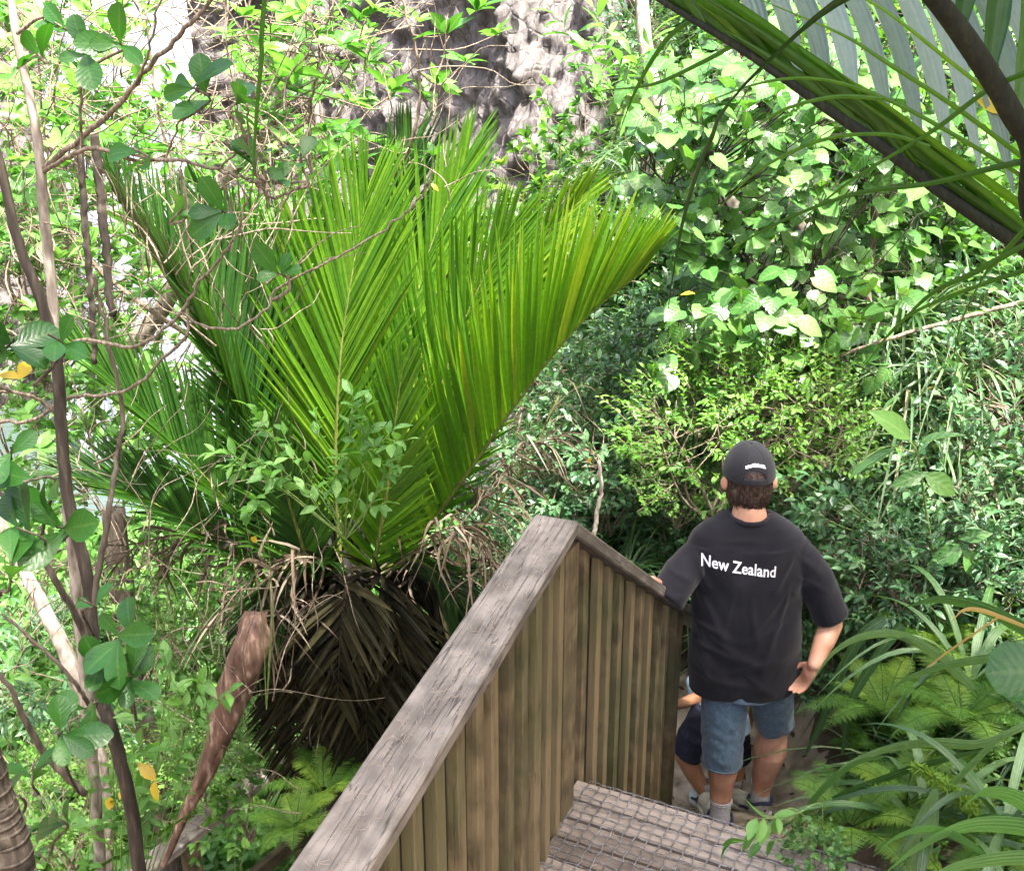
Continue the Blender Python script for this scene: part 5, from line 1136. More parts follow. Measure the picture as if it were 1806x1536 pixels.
# tangle of bare twigs and vines on the left (nobody could count them)
mb = MB()
for k in range(520):
    reg = rng.random()
    if reg < .55: x, y, yy = rng.uniform(-30, 520), rng.uniform(-20, 620), rng.uniform(3.0, 5.5)
    elif reg < .85: x, y, yy = rng.uniform(-30, 560), rng.uniform(800, 1500), rng.uniform(3.2, 5.0)
    else: x, y, yy = rng.uniform(400, 800), rng.uniform(0, 400), rng.uniform(4.5, 6.5)
    th = rng.normal(-1.57, .7) if rng.random() < .75 else rng.uniform(-3.14, 0); L = rng.uniform(60, 260); pts = []
    for q in range(6):
        pts.append((x, y, yy)); x += math.cos(th) * L / 5; y += math.sin(th) * L / 5; th += rng.normal(0, .28); yy += rng.normal(0, .05)
    r = rng.uniform(.0012, .0036) * (yy / 3.5)
    Q = spline([UA(*p) for p in pts], 14); mb.tube(Q, [r, r * .8, r * .4], 4, rng.random(), False)
tag(mb.build("bare_twigs", M['twig']), "tangle of bare grey twigs and thin vines between the left-hand trees", "twigs", kind="stuff")

# ------------------------------------------------------------------ leafy sprigs standing in front of the palm
def sprig(name, label, base, tips, tpl, L, n, mat, smat='greenstem', whorl=False, rnd=(.3, .9), cat="plant", r=.0026, spread=.9, droop=.35, pair=False, sub_=3, y_j=.06):
    fm, sm = MB(), MB(); b0 = UA(*base); root = thing(name, b0, label, cat)
    for (x, y, yy) in tips:
        e = UA(x, y, yy); mid = b0 * .45 + e * .55 + rng.normal(0, .03, 3); P = spline([b0, mid, e], 10); sm.tube(P, [r, r * .5], 5, rng.random(), False)
        for q in range(sub_):
            f = rng.uniform(.5, 1) if q else 1.0; p = P[int(f * 9)]; dirn = nrm(nrm(e - mid) + rng.normal(0, .55, 3)); 
            spray(fm, sm, rng, p - dirn * L * .3, p + dirn * L * 1.5, n, tpl, L, droop, .9, spread, rnd, 1.0, whorl, .0018, pair)
    for mb, nm, mt in ((fm, "foliage", M[mat]), (sm, "stem", M[smat])):
        o = mb.build(nm, mt); o.parent = root; o.matrix_parent_inverse = Matrix.Translation(-Vector(root.location))
    return root
sprig("young_shrub", "small bright green sprig of pointed leaves in front of the big palm", (610, 950, 3.72), [(470, 760, 3.6), (520, 800, 3.6), (560, 775, 3.6), (600, 800, 3.55), (640, 760, 3.6), (690, 790, 3.55), (700, 830, 3.6), (420, 810, 3.6), (440, 840, 3.6), (500, 840, 3.6), (600, 840, 3.6), (650, 825, 3.6), (545, 825, 3.6), (470, 820, 3.6), (620, 735, 3.6), (655, 790, 3.6)], 'ovate', .066, 6, 'bright', sub_=2)
sprig("young_shrub", "few bright pointed leaves on a thin stem below the small sprig", (470, 1250, 3.85), [(450, 895, 3.6), (470, 915, 3.6), (430, 905, 3.6)], 'ovate', .075, 5, 'bright', sub_=1)
sprig("young_shrub", "fresh green shrub with pointed leaves left of the brown sheath", (230, 1650, 3.1), [(300, 1190, 2.95), (350, 1210, 2.95), (380, 1230, 2.95), (330, 1250, 2.95), (290, 1240, 2.95), (370, 1290, 2.95), (250, 1280, 2.95), (300, 1300, 2.95), (240, 1330, 2.95)], 'ovate', .066, 6, 'bright', sub_=2, pair=True)
sprig("young_shrub", "yellowish green shrub in the growth at lower left", (200, 1750, 3.2), [(200, 1380, 3.05), (230, 1410, 3.05), (160, 1400, 3.05), (180, 1450, 3.0), (240, 1460, 3.0), (130, 1470, 3.0), (210, 1330, 3.05), (270, 1420, 3.05), (220, 1500, 3.05)], 'ovate', .062, 6, 'bright', sub_=2, pair=True, rnd=(.1, .8))
sprig("young_shrub", "two round green leaves low between the sheath and the rail", (430, 1600, 3.7), [(415, 1490, 3.6), (432, 1492, 3.6)], 'heart', .045, 2, 'bright', sub_=1)
for k, (x, y, yy, L, lab) in enumerate([(36, 668, 2.6, 48, "curled yellow leaf caught by the left edge"), (452, 945, 3.6, 26, "small yellow leaf hanging before the dark palm base"), (275, 1375, 2.9, 44, "yellow leaf on a twig left of the brown sheath"), (212, 1410, 2.95, 34, "upper of two yellow leaves low on the left"),
      (192, 1428, 2.95, 34, "lower of two yellow leaves low on the left"), (1226, 518, 5.4, 26, "yellow leaf among the heart-shaped leaves"), (760, 325, 4.9, 18, "tiny yellow leaf on the twig above the palm"), (1042, 806, 4.25, 18, "orange yellow leaf on the stick behind the rail"),
      (1778, 200, 2.3, 60, "yellow leaf behind the thick dark stem at top right"), (1640, 700, 5.2, 24, "yellowing leaf in the sedges on the right")]):
    mb = MB(); n = 2 if k in (0, 2) else 1
    mb.leaves(LT['ovate'], [UA(x, y, yy)] * n, nrm(rng.normal(0, 1, (n, 3)) * [1, .3, .5]), nrm(rng.normal(0, .4, (n, 3)) + [0, -.7, .8]), L * PXM(yy, y), rng.random(n), 1.1)
    tag(mb.build("yellow_leaf", M['yellow']), lab, "leaf")

# arching twig right of the top left leaves, with bright whorled shoots
rng = np.random.default_rng(44)
tr = thing("whorled_tree", UA(560, 900, 5.6), "thin branched tree behind the palm with bright yellow green leaf whorls", "tree")
fm, sm = MB(), MB()
main = [[(560, 700, 5.8), (590, 520, 5.6), (620, 420, 5.4), (690, 320, 5.3), (730, 240, 5.2), (740, 130, 5.2), (715, 20, 5.2), (700, -60, 5.2)], [(530, 700, 5.8), (560, 430, 5.6), (545, 250, 5.5), (560, 120, 5.4), (600, -40, 5.4)],
        [(620, 420, 5.4), (700, 385, 5.3), (750, 340, 5.3), (770, 290, 5.3)], [(500, 700, 5.8), (480, 420, 5.8), (450, 200, 5.8), (430, -40, 5.8)], [(500, 700, 5.8), (340, 420, 5.9), (280, 200, 6.0), (250, -40, 6.0)], [(500, 700, 5.8), (180, 480, 5.9), (90, 300, 6.0), (60, 0, 6.0)]]
LP = []
for m_ in main: LP.append(poly(sm, m_, [.018, .012, .008, .004], 40, 6))
LP = np.vstack(LP)
sh = [(765, 275), (770, 150), (790, 60), (690, 160), (650, 110), (640, 60), (740, 40), (700, 30), (655, 250), (600, 265), (560, 330), (620, 300), (700, 270), (500, 250), (560, 180), (520, 130), (480, 60), (560, 60), (470, 150), (430, 110), (400, 60), (430, 230), (620, 180), (660, 20), (600, 15), (540, 10), (840, 20), (820, 110), (880, 60)]
for _ in range(120): sh.append((rng.uniform(-10, 640), rng.uniform(-10, 470)))
for _ in range(12): sh.append((rng.uniform(420, 860), rng.uniform(-10, 330)))
sh += [(rng.uniform(-10, 330), rng.uniform(380, 800)) for _ in range(46)]
for (x, y) in sh:
    yy = rng.uniform(5.0, 6.2) if x > 350 else rng.uniform(4.8, 6.6); c = UA(x, y, yy)
    q = LP[np.argmin(((LP - c) ** 2).sum(1))]; sm.tube(spline([q, (q + c) / 2 - UP * .05 + rng.normal(0, .05, 3), c], 8), [.004, .002], 4, rng.random(), False)
    n = rng.integers(5, 9); L = .135 * rng.uniform(.7, 1.15); t = nrm(np.array([rng.normal(0, .3), rng.normal(-.1, .3), 1])); ang = np.arange(n) * 2.4 + rng.uniform(0, 6)
    a = nrm(np.cross(t, [1, .1, 0])); b_ = np.cross(t, a); ax = nrm(t * rng.uniform(0, 1.1, (n, 1)) + np.cos(ang)[:, None] * a + np.sin(ang)[:, None] * b_)
    fm.leaves(LT['ovate'], np.repeat(c[None], n, 0), ax, nrm(t + rng.normal(0, .3, (n, 3))), L * rng.uniform(.7, 1.1, n), np.clip(rng.uniform(.1, 1) + rng.normal(0, .15, n), 0, 1), .9)
for mb, nm, mt in ((fm, "foliage", M['bright']), (sm, "branch", M['twig'])):
    o = mb.build(nm, mt); o.parent = tr; o.matrix_parent_inverse = Matrix.Translation(-Vector(tr.location))

# canopy tree added out of view so that its crown shades the steps
rng = np.random.default_rng(50)
cx, cy = 1.9, 2.2
tr = thing("shade_canopy_tree", (3.6, -.5, H(3.6, -.5)), "unseen tree added outside the picture so its crown shades the steps", "tree")
mb = MB(); mb.tube(spline([(3.6, -.5, H(3.6, -.5) - .2), (3.3, -.2, 3.5), (2.6, .7, 6.2)], 14), [.2, .16, .12], 12, .5)
for e in [(1.4, 1.0, 7.3), (2.4, 1.9, 7.4), (3.2, 1.6, 7.6), (2.0, 0, 7.5), (1.0, 1.6, 7.1)]: mb.tube(spline([(2.6, .7, 6.2), ((2.6 + e[0]) / 2, (.7 + e[1]) / 2, 7.0), e], 10), [.08, .02], 8, .5)
tadd(tr, mb, "trunk", M['bark'])
fm, sm = crown(rng, (2.3, 1.75, .8), (1.85, 0.75, 7.2), 2100, 9, 'ovate', .14, .3, whorl=True, rnd=(.1, .8), shell=.05, stems=1, base=(2.6, .7, 6.2), low=-2)
tadd(tr, fm, "foliage", M['big']); tadd(tr, sm, "branch", M['bark'])
# ------------------------------------------------------------------ undergrowth: leafy cover nobody could count
rng = np.random.default_rng(60)
def in_view(P, mx=140, my=140):
    d = P - np.array(CAM); dep = d[:, 1] * CP - d[:, 2] * SP; up = d[:, 1] * SP + d[:, 2] * CP
    px = W0 / 2 + FPX * d[:, 0] / np.maximum(dep, .01); py = H0 / 2 - FPX * up / np.maximum(dep, .01)
    return (dep > .5) & (px > -mx) & (px < W0 + mx) & (py > -my) & (py < H0 + my), px, py, dep
def on_path(x, y):
    d = np.full(len(x), 9.0)
    for p, w in zip(cl, wd_path): d = np.minimum(d, np.hypot(x - p[0], y - p[1]) - w)
    return d
cl = spline([(.72, 3.9), (.98, 4.35), (1.15, 4.8), (1.15, 5.15), (.9, 5.6)], 40); wd_path = interp([.45, .5, .5, .42, .3], 40)
def stairs_zone(x, y):
    s = (x - .14) * .4389 + (y - 3.2) * .8985; a = (x - .14) * .8985 - (y - 3.2) * .4389
    return (a > -.15) & (a < 1.15) & (s < 1.35) & (s > -3)
def scatter(n, xr, yr, clear=.0):
    out_ = []
    while len(out_) == 0 or sum(len(o) for o in out_) < n:
        x = rng.uniform(*xr, 6000); y = yr[0] + (yr[1] - yr[0]) * rng.random(6000) ** 1.0; z = height(x, y)
        P = np.stack([x, y, z], 1); ok, px, py, dep = in_view(P)
        ok &= ~stairs_zone(x, y) & (on_path(x, y) > clear)
        ok &= rng.random(6000) < np.clip(3.0 * (5.0 / np.maximum(dep, 2.0)) ** 1.3, .04, 1)
        out_.append(P[ok])
        if len(out_) > 400: break
    return np.vstack(out_)[:n]
def cover(name, label, n, xr, yr, tpl, L, hmax, mat, nl=6, rnd=(0, 1), clear=.05, cat=None, lump=1.0, Lsd=.3, seed=1):
    fm = MB(); P = scatter(n, xr, yr, clear)
    hh = hmax * np.clip(.5 + .5 * lump * wob(P[:, 0] * 1.4, P[:, 1] * 1.4, 1.7) + rng.normal(0, .2, len(P)), .05, 1.3)
    hh *= np.clip((on_path(P[:, 0], P[:, 1])) * 2.2, .12, 1)
    C = P + np.stack([rng.normal(0, .03, len(P)), rng.normal(0, .03, len(P)), hh * rng.random(len(P)) ** .6], 1)
    ph = rng.uniform(0, 6.28, len(P)); tl = nrm(np.stack([rng.normal(0, .45, len(P)), rng.normal(-.25, .45, len(P)), np.ones(len(P))], 1))
    base_r = np.clip(.5 + .45 * wob(P[:, 0] * 2.1 + seed, P[:, 1] * 2.1, 1.3) + rng.normal(0, .15, len(P)), 0, 1) * (rnd[1] - rnd[0]) + rnd[0]
    a = nrm(np.cross(tl, [[1, .1, 0]])); b2 = np.cross(tl, a)
    for k in range(nl):
        an = ph + k * 2.4 + rng.normal(0, .3, len(P)); e = rng.uniform(.0, 1.0, (len(P), 1))
        ax = nrm(np.cos(an)[:, None] * a + np.sin(an)[:, None] * b2 + tl * e - [[0, 0, .25]])
        nn = nrm(tl + rng.normal(0, .4, (len(P), 3)))
        pos = C + tl * ((k / nl - .5) * L * 1.6)
        far = np.clip(np.linalg.norm(P - np.array(CAM), axis=1) / 6.0, .8, 1.9)
        fm.leaves(LT[tpl], pos, ax, nn, L * far * rng.uniform(1 - Lsd, 1 + Lsd, len(P)), np.clip(base_r + rng.normal(0, .12, len(P)), 0, 1))
    o = fm.build(name, M[mat]); tag(o, label, cat, kind="stuff"); return o
cover("hillside_undergrowth", "mixed leafy undergrowth covering the hillside to the right", 15000, (-1.5, 7), (3.0, 17), 'ovate', .062, .42, 'under', 6, cat="undergrowth")
cover("glossy_undergrowth", "small glossy dark leaves growing all through the slope", 8000, (-1.0, 7), (3.2, 14), 'ovate', .045, .55, 'gloss', 6, cat="undergrowth", seed=4)
cover("lime_undergrowth", "pale lime coloured low growth scattered over the slope", 4500, (-2.0, 7), (3.2, 17), 'small', .042, .5, 'lime', 7, (.3, 1), cat="undergrowth", seed=8)
cover("gully_undergrowth", "bright leafy growth in the gully below the left-hand trees", 12500, (-8, .6), (2.2, 14), 'ovate', .075, .5, 'bright', 6, (0, 1), cat="undergrowth", seed=11)

def grow_cover(name, label, n, xr, yr, nb, L, w, mat, rnd, cat="undergrowth", hz=.0):
    fm = MB(); P = scatter(n, xr, yr, .12)
    for p in P:
        a0 = rng.uniform(0, 6.28)
        for k in range(nb):
            a = a0 + rng.uniform(-1.6, 1.6) - 0; d = nrm(np.array([math.cos(a), math.sin(a) - .25, rng.uniform(.7, 1.8)])); l = L * rng.uniform(.5, 1.2); u = np.linspace(0, 1, 7)[:, None]
            Q = p + UP * hz + d * l * u + np.array([d[0], d[1], -1.0]) * l * u ** 2.2 * rng.uniform(.35, .95)
            fm.strap(Q, [w * .6, w, w, w * .8, w * .5, w * .06], np.cross(d, UP) + rng.normal(0, .2, 3), .3, float(np.clip(rng.uniform(*rnd), 0, 1)))
    return tag(fm.build(name, M[mat]), label, cat, kind="stuff")
grow_cover("sedge_undergrowth", "fine arching sedge leaves all over the slope", 620, (0.2, 6), (3.6, 12), 9, .62, .014, 'sedge', (0, .85))
grow_cover("gully_sedge", "fine pale grassy leaves in the gully on the left", 380, (-6, 0), (3.0, 11), 9, .6, .013, 'fern', (.2, 1))

# ferns
def fern_frond(mb, p, d, L, npin, plen, rnd, rise=.5, tpl='pinna', droop=.8):
    u = np.linspace(0, 1, 12)[:, None]; P = p + d * L * u + np.array([0, 0, -1.0]) * L * droop * u ** 2.2 * .6
    mb.tube(P, [.003, .0012], 4, .1, False); R = spline(P, npin); T = nrm(np.gradient(R, axis=0)); S = nrm(np.cross(T, UP)); Nn = np.cross(S, T)
    f = np.linspace(0, 1, npin); l = plen * np.sin(np.pi * np.clip(f * .86 + .12, 0, 1)) ** .8 * (1 - .25 * f)
    for sd in (-1, 1):
        ax = nrm(S * sd + T * .35 - Nn * .15 + rng.normal(0, .06, (npin, 3)))
        mb.leaves(LT['pinna'], R, ax, nrm(Nn + rng.normal(0, .15, (npin, 3))), np.maximum(l, .008), np.clip(rnd + rng.normal(0, .08, npin), 0, 1), 1.0)
def fern(rng_, nf, L, npin, plen, rnd=(.3, .9), rise=(.5, 1.4), arc=(0, 6.28), droop=.8):
    mb = MB()
    for k in range(nf):
        a = arc[0] + (arc[1] - arc[0]) * (k + rng_.uniform(-.3, .3)) / nf; d = nrm(np.array([math.cos(a), math.sin(a), rng_.uniform(*rise)]))
        fern_frond(mb, np.array([0, 0, 0]) + d * .03, d, L * rng_.uniform(.7, 1.1), npin, plen, rng_.uniform(*rnd), droop=droop)
    return mb
def fern_cover(name, label, n, xr, yr, L, plen, mat='fern', rnd=(.2, 1)):
    mb = MB(); P = scatter(n, xr, yr, .1)
    for p in P:
        a0 = rng.uniform(0, 6.28)
        for k in range(3):
            a = a0 + k * 2.1 + rng.normal(0, .3); d = nrm(np.array([math.cos(a), math.sin(a) - .3, rng.uniform(.4, 1.2)])); fern_frond(mb, p + UP * rng.uniform(0, .15), d, L * rng.uniform(.6, 1.1), 24, plen, rng.uniform(*rnd))
    return tag(mb.build(name, M[mat]), label, "ferns", kind="stuff")
fern_cover("gully_ferns", "bright fine ferns covering the gully floor at lower left", 700, (-4.2, .1), (2.0, 8.5), .42, .10)
cover("gully_floor_growth", "darker leafy growth between the ferns of the gully", 6000, (-8, .6), (2.2, 13), 'ovate', .07, .35, 'under', 6, cat="undergrowth", seed=15)
fern_cover("bank_ferns", "low ferns over the bank right of the steps", 170, (1.2, 4), (2.4, 6.5), .32, .08)

fern_meshes = []
for k in range(3): fern_meshes.append(fern(rng, 11, .44, 30, .085).mesh("foliage"))
for k, (x, y, yy, sc, lab) in enumerate([(1500, 1440, 3.0, .8, "fern with curling pinnae beside the end of the netted boards"), (1600, 1400, 3.1, .8, "fern between the broad straps at lower right"), (1700, 1250, 3.5, 1.0, "pale fern drooping under the big dark leaf at the right edge"),
      (1560, 1235, 3.9, .9, "fern spreading beside the man's right hand"), (1640, 1120, 4.2, .9, "fern behind the arching strap leaf on the right"), (1760, 1480, 2.9, .8, "fern in the lower right corner"),
      (520, 1440, 4.0, .7, "fern under the palm just left of the handrail"), (570, 1380, 4.4, .8, "large fern in the shade at the foot of the palm"), (960, 960, 5.4, .9, "fern showing behind the bend of the handrail")]):
    p = UA(x, y, yy); z = min(p[2], H(p[0], p[1]) + .25) if k < 7 else p[2] - .1
    put_shrub("fern", (p[0], p[1], p[2] - .05), lab, "fern", [fern_meshes[k % 3]], [M['fern']], rng.uniform(0, 6.28), sc)

# ------------------------------------------------------------------ tufts of strap leaves
def tuft(n, L, w, rnd=(0, 1), rise=(.5, 2.2), droop=(.5, 1.3), fold=.3, seg=11):
    mb = MB()
    for k in range(n):
        a = k * 2.4 + rng.normal(0, .3); d = nrm(np.array([math.cos(a), math.sin(a), rng.uniform(*rise)])); l = L * rng.uniform(.55, 1.1); u = np.linspace(0, 1, seg)[:, None]
        Q = d * .03 + d * l * u + np.array([d[0] * .3, d[1] * .3, -1.0]) * l * u ** 2.4 * rng.uniform(*droop) + rng.normal(0, .01, 3) * u
        mb.strap(Q, [w * .5, w * .9, w, w, w * .8, w * .5, w * .05], np.cross(d, UP) + rng.normal(0, .15, 3), fold, float(np.clip(rng.uniform(*rnd), 0, 1)))
    return mb.mesh("foliage")
sed = [tuft(60, .85, .016, (0, .8)) for _ in range(3)]; sed_b = [tuft(60, .8, .016, (.3, 1.0)) for _ in range(2)]
flx = [tuft(16, .85, .036, (0, .95), (.4, 1.8), (.5, 1.1), .22) for _ in range(3)]
for k, (x, y, yy, sc, kind, lab) in enumerate([
   (1100, 1000, 5.2, 1.0, 0, "dark sedge tuft arching in the hollow behind the handrail"), (1190, 930, 5.7, .9, 0, "dark sedge tuft in the shade left of the man's head"), (1020, 1010, 5.0, .7, 0, "small sedge tuft behind the peak of the handrail"),
   (1480, 590, 5.7, 1.1, 0, "sedge tuft hanging beneath the heart-shaped leaves"), (1590, 560, 5.6, 1.2, 0, "large sedge tuft high on the right of the slender stem"), (1700, 640, 5.2, 1.1, 0, "sedge tuft high near the right edge"),
   (1600, 700, 5.2, 1.1, 1, "sedge tuft with many dead brown leaves on the right"), (1680, 800, 4.9, 1.1, 1, "brownish sedge tuft hanging below the others on the right"), (1240, 600, 6.4, 1.1, 0, "tall sedge tuft under the left side of the heart-shaped leaves"),
   (1120, 300, 9.0, 1.2, 0, "distant sedge tuft beneath the leaning grey trunk"), (1230, 150, 10.0, 1.3, 0, "distant sedge tuft up beside the leaning grey trunk"), (1420, 360, 7.6, 1.1, 0, "sedge tuft behind the white sunlit leaves"), (1640, 400, 6.6, 1.1, 0, "sedge tuft under the waxy frond on the right"),
   (1760, 900, 4.8, .9, 0, "sedge tuft among glossy leaves at the right edge"), (1330, 1120, 5.4, .9, 0, "sedge tuft hidden behind the man's waist"), (1040, 330, 10.5, 1.2, 0, "far sedge tuft above the pale palm leaflets"), (1720, 1150, 3.7, 1.0, 2, "large flax tuft beside the big dark leaf on the right"),
   (1640, 1420, 3.0, .9, 2, "broad flax tuft at lower right"), (1780, 1400, 2.9, .9, 2, "flax tuft in the lower right corner by the edge"), (1430, 1120, 5.0, .7, 2, "shaded flax tuft just behind the man's right arm"), (980, 1080, 4.9, .7, 2, "flax leaves behind the handrail bend")]):
    me = (sed, sed_b, flx)[kind][k % (3, 2, 3)[kind]]; p = UA(x, y, yy)
    put_shrub("sedge_tuft" if kind < 2 else "flax_plant", p - UP * .15, lab, "sedge" if kind < 2 else "flax", [me], [M['sedge'] if kind < 2 else M['flax']], rng.uniform(0, 6.28), sc)

# single broad straps one can point to at lower right
def strap_px(name, lab, pts, yy, wpx, mat, rnd=.5, dy=.0, fold=.2, side=(0.1, -.45, 1), cat="leaf"):
    mb = MB(); n = len(pts); P = spline([UA(x, y, yy + dy * i) for i, (x, y) in enumerate(pts)], 24); w = np.array(wpx) * PXM(yy, pts[0][1]) * 1.15
    mb.strap(P, w, nrm(np.array(side, float)), fold, rnd); return tag(mb.build(name, M[mat]), lab, cat)
strap_px("flax_leaf", "pale green flax leaf arching up to the right of the man's hand", [(1428, 1208), (1470, 1155), (1520, 1127), (1580, 1122), (1640, 1150), (1700, 1205), (1760, 1290)], 3.7, [3, 14, 20, 20, 20, 22, 22], 'flax', .85, -.02)
strap_px("flax_leaf", "broad grey green flax leaf arching over the fern at lower right", [(1455, 1385), (1500, 1350), (1570, 1325), (1650, 1315), (1730, 1318), (1800, 1290), (1880, 1250)], 3.15, [4, 18, 26, 28, 28, 30, 30], 'flax', .8)
strap_px("flax_leaf", "long flax leaf rising from the centre right to the right edge", [(1560, 1228), (1600, 1200), (1660, 1180), (1730, 1168), (1810, 1160), (1900, 1150)], 3.3, [3, 14, 22, 26, 28, 28], 'flax', .6)
strap_px("flax_leaf", "dark green flax leaf running from the boards up to the right", [(1455, 1420), (1520, 1395), (1600, 1365), (1680, 1340), (1760, 1318)], 3.1, [20, 30, 28, 20, 6], 'flax', .25)
strap_px("flax_leaf", "stiff grey flax leaf rising from the corner of the boards", [(1385, 1500), (1420, 1440), (1460, 1390), (1510, 1350), (1560, 1335)], 3.0, [34, 34, 30, 20, 6], 'flax', .45)
strap_px("flax_leaf", "wide grey flax leaf pointing down to the bottom edge", [(1770, 1300), (1700, 1370), (1640, 1440), (1590, 1510), (1550, 1590)], 2.9, [30, 36, 36, 32, 28], 'flax', .65)
strap_px("flax_leaf", "bluish flax leaf standing near the bottom edge", [(1650, 1390), (1635, 1440), (1615, 1500), (1590, 1580)], 2.8, [8, 34, 42, 40], 'flax', .7, side=(1, -.3, .1))
strap_px("flax_leaf", "dead orange flax leaf slanting across the growth on the right", [(1612, 1196), (1660, 1160), (1710, 1125), (1762, 1090)], 3.55, [3, 8, 9, 8], 'orange', .5)
strap_px("flax_leaf", "dead straw coloured leaf curling above the flax on the right", [(1680, 1095), (1700, 1078), (1730, 1078), (1780, 1095), (1840, 1120)], 3.6, [3, 10, 10, 8, 6], 'orange', .9)
strap_px("flax_leaf", "flat flax leaf reaching left below the dead straw leaf", [(1600, 1070), (1660, 1060), (1730, 1075), (1800, 1110), (1860, 1150)], 3.7, [4, 20, 26, 26, 26], 'flax', .5)
strap_px("flax_leaf", "dark flax leaf hanging down beside the man's right forearm", [(1560, 1090), (1520, 1120), (1480, 1190), (1450, 1270), (1420, 1330)], 4.0, [16, 16, 15, 12, 4], 'flax', .15, side=(1, -.3, .1))
strap_px("flax_leaf", "narrow dark flax leaf hanging over the path edge", [(1590, 1100), (1545, 1160), (1500, 1240), (1485, 1330)], 3.9, [16, 16, 12, 4], 'flax', .2, side=(1, -.3, .1))
b = MB(); n = 260; i_ = rng.integers(0, 40, n); q = cl[i_] + rng.normal(0, .22, (n, 2)); P = np.concatenate([q, height(q[:, 0], q[:, 1])[:, None] + .045], 1); k_ = ~stairs_zone(P[:, 0], P[:, 1]); P = P[k_]; n = len(P)
b.leaves(LT['ovate'], P, nrm(rng.normal(0, 1, (n, 3)) * [1, 1, .12]), nrm(rng.normal(0, .25, (n, 3)) + [0, 0, 1]), rng.uniform(.02, .06, n), rng.random(n), rng.uniform(.7, 1.2, n))
tag(b.build("fallen_leaves", M['dead']), "brown fallen leaves scattered on the dirt path", "fallen leaves", kind="stuff")
# large ribbed leaves in the corner
fm = MB(); cor = thing("broad_leaved_plant", UA(1850, 1600, 2.6), "plant with very broad ribbed pale green leaves in the bottom right corner", "plant")
M['ribbed'] = leaf_mat("ribbed_leaf", [(0, (.06, .18, .05)), (.5, (.12, .28, .08)), (1, (.2, .38, .14))], .32, .35, .15, (1.3, 1.3, .5), ribs=7)
for pts, w, r_ in [([(1560, 1540), (1620, 1500), (1700, 1465), (1780, 1462), (1880, 1480)], [3, 40, 56, 60, 50], .6), ([(1600, 1600), (1660, 1545), (1740, 1525), (1820, 1520), (1900, 1530)], [3, 40, 60, 62, 50], .8), ([(1540, 1510), (1580, 1480), (1630, 1465), (1680, 1475), (1740, 1510)], [3, 20, 30, 26, 10], .3), ([(1700, 1420), (1740, 1400), (1790, 1410), (1850, 1450)], [3, 34, 44, 40], .4)]:
    yy = 2.55; fm.strap(spline([UA(x, y, yy) for x, y in pts], 24), np.array(w) * PXM(yy, 1500) * 1.1, nrm(np.array([.1, -.5, 1])), .12, r_)
o = fm.build("foliage", M['ribbed']); o.parent = cor; o.matrix_parent_inverse = Matrix.Translation(-Vector(cor.location))
mb = MB(); mb.tube(spline([UA(1880, 1480, 2.55), UA(1900, 1600, 2.6), UA(1900, 1750, 2.6)], 8), .012, 6, .5); o = mb.build("stem", M['greenstem']); o.parent = cor; o.matrix_parent_inverse = Matrix.Translation(-Vector(cor.location))
# yellow green tasselled clubmoss-like spray
mb = MB(); P = spline([UA(1612, 1352, 2.95), UA(1640, 1365, 2.9), UA(1680, 1392, 2.88), UA(1715, 1425, 2.88), UA(1725, 1450, 2.9)], 70); T = nrm(np.gradient(P, axis=0)); n = 700
idx = rng.integers(0, 70, n); ax = nrm(rng.normal(0, 1, (n, 3)) + [0, 0, -.4]); mb.leaves(LT['strip'], P[idx] + rng.normal(0, .004, (n, 3)), ax, rng.normal(0, 1, (n, 3)), .028, rng.uniform(.7, 1, n), 1.6); mb.tube(P, .003, 5, .5)
tag(mb.build("moss_spray", M['fern']), "yellow green mossy tassel lying over the fern at lower right", "moss")
# large dark leaf at the right edge, close to the camera
mb = MB(); c = UA(1835, 1185, 1.9); L = 130 * PXM(1.9, 1185)
mb.leaves(LT['obov'], [c + np.array([.05, 0, 0])], [np.array([-1, 0, .03])], [np.array([0, -.75, .65])], [L], np.array([.25]), 1.45); mb.tube([c + np.array([.05, 0, 0]), c + np.array([.25, .05, -.05])], .002, 5)
tag(mb.build("large_leaf", M['big']), "single large dark green oval leaf at the right edge", "leaf")
# white-backed leaves on a tall stalk right of the man
rt = thing("tall_shoot", UA(1650, 1000, 4.3), "tall shoot with big wavy leaves, one showing its pale underside, right of the man", "plant")
sm = MB(); sm.tube(spline([UA(1650, 1000, 4.3), UA(1630, 880, 4.25), UA(1618, 800, 4.2), UA(1600, 775, 4.2)], 12), [.006, .004], 6, .5); 
sm.tube(spline([UA(1618, 800, 4.2), UA(1560, 788, 4.15), UA(1500, 830, 4.1)], 8), [.003, .002], 5, .5); sm.tube(spline([UA(1618, 800, 4.2), UA(1625, 775, 4.2), UA(1640, 760, 4.15)], 8), [.003, .002], 5, .5)
fm = MB()
def one(x, y, yy, tx, ty, wsc, rnd, nv=(0, -.8, .5), tpl='ovate'):
    a, c = UA(x, y, yy), UA(tx, ty, yy - .05); fm.leaves(LT[tpl], [a], [c - a], [np.array(nv)], [np.linalg.norm(c - a)], np.array([rnd]), wsc)
one(1605, 775, 4.2, 1548, 722, 1.0, .98, (.2, -.7, .6)); one(1615, 782, 4.2, 1700, 755, .55, .4, (0, -.3, 1)); one(1580, 790, 4.2, 1495, 832, .5, .5, (0, -.3, 1)); one(1630, 835, 4.2, 1690, 872, 1.3, .95); one(1630, 835, 4.2, 1575, 855, .9, .4)
one(1700, 970, 4.2, 1740, 1025, 1.4, .8); one(1700, 960, 4.2, 1640, 1000, 1.0, .3); one(1690, 950, 4.2, 1750, 940, .9, .35)
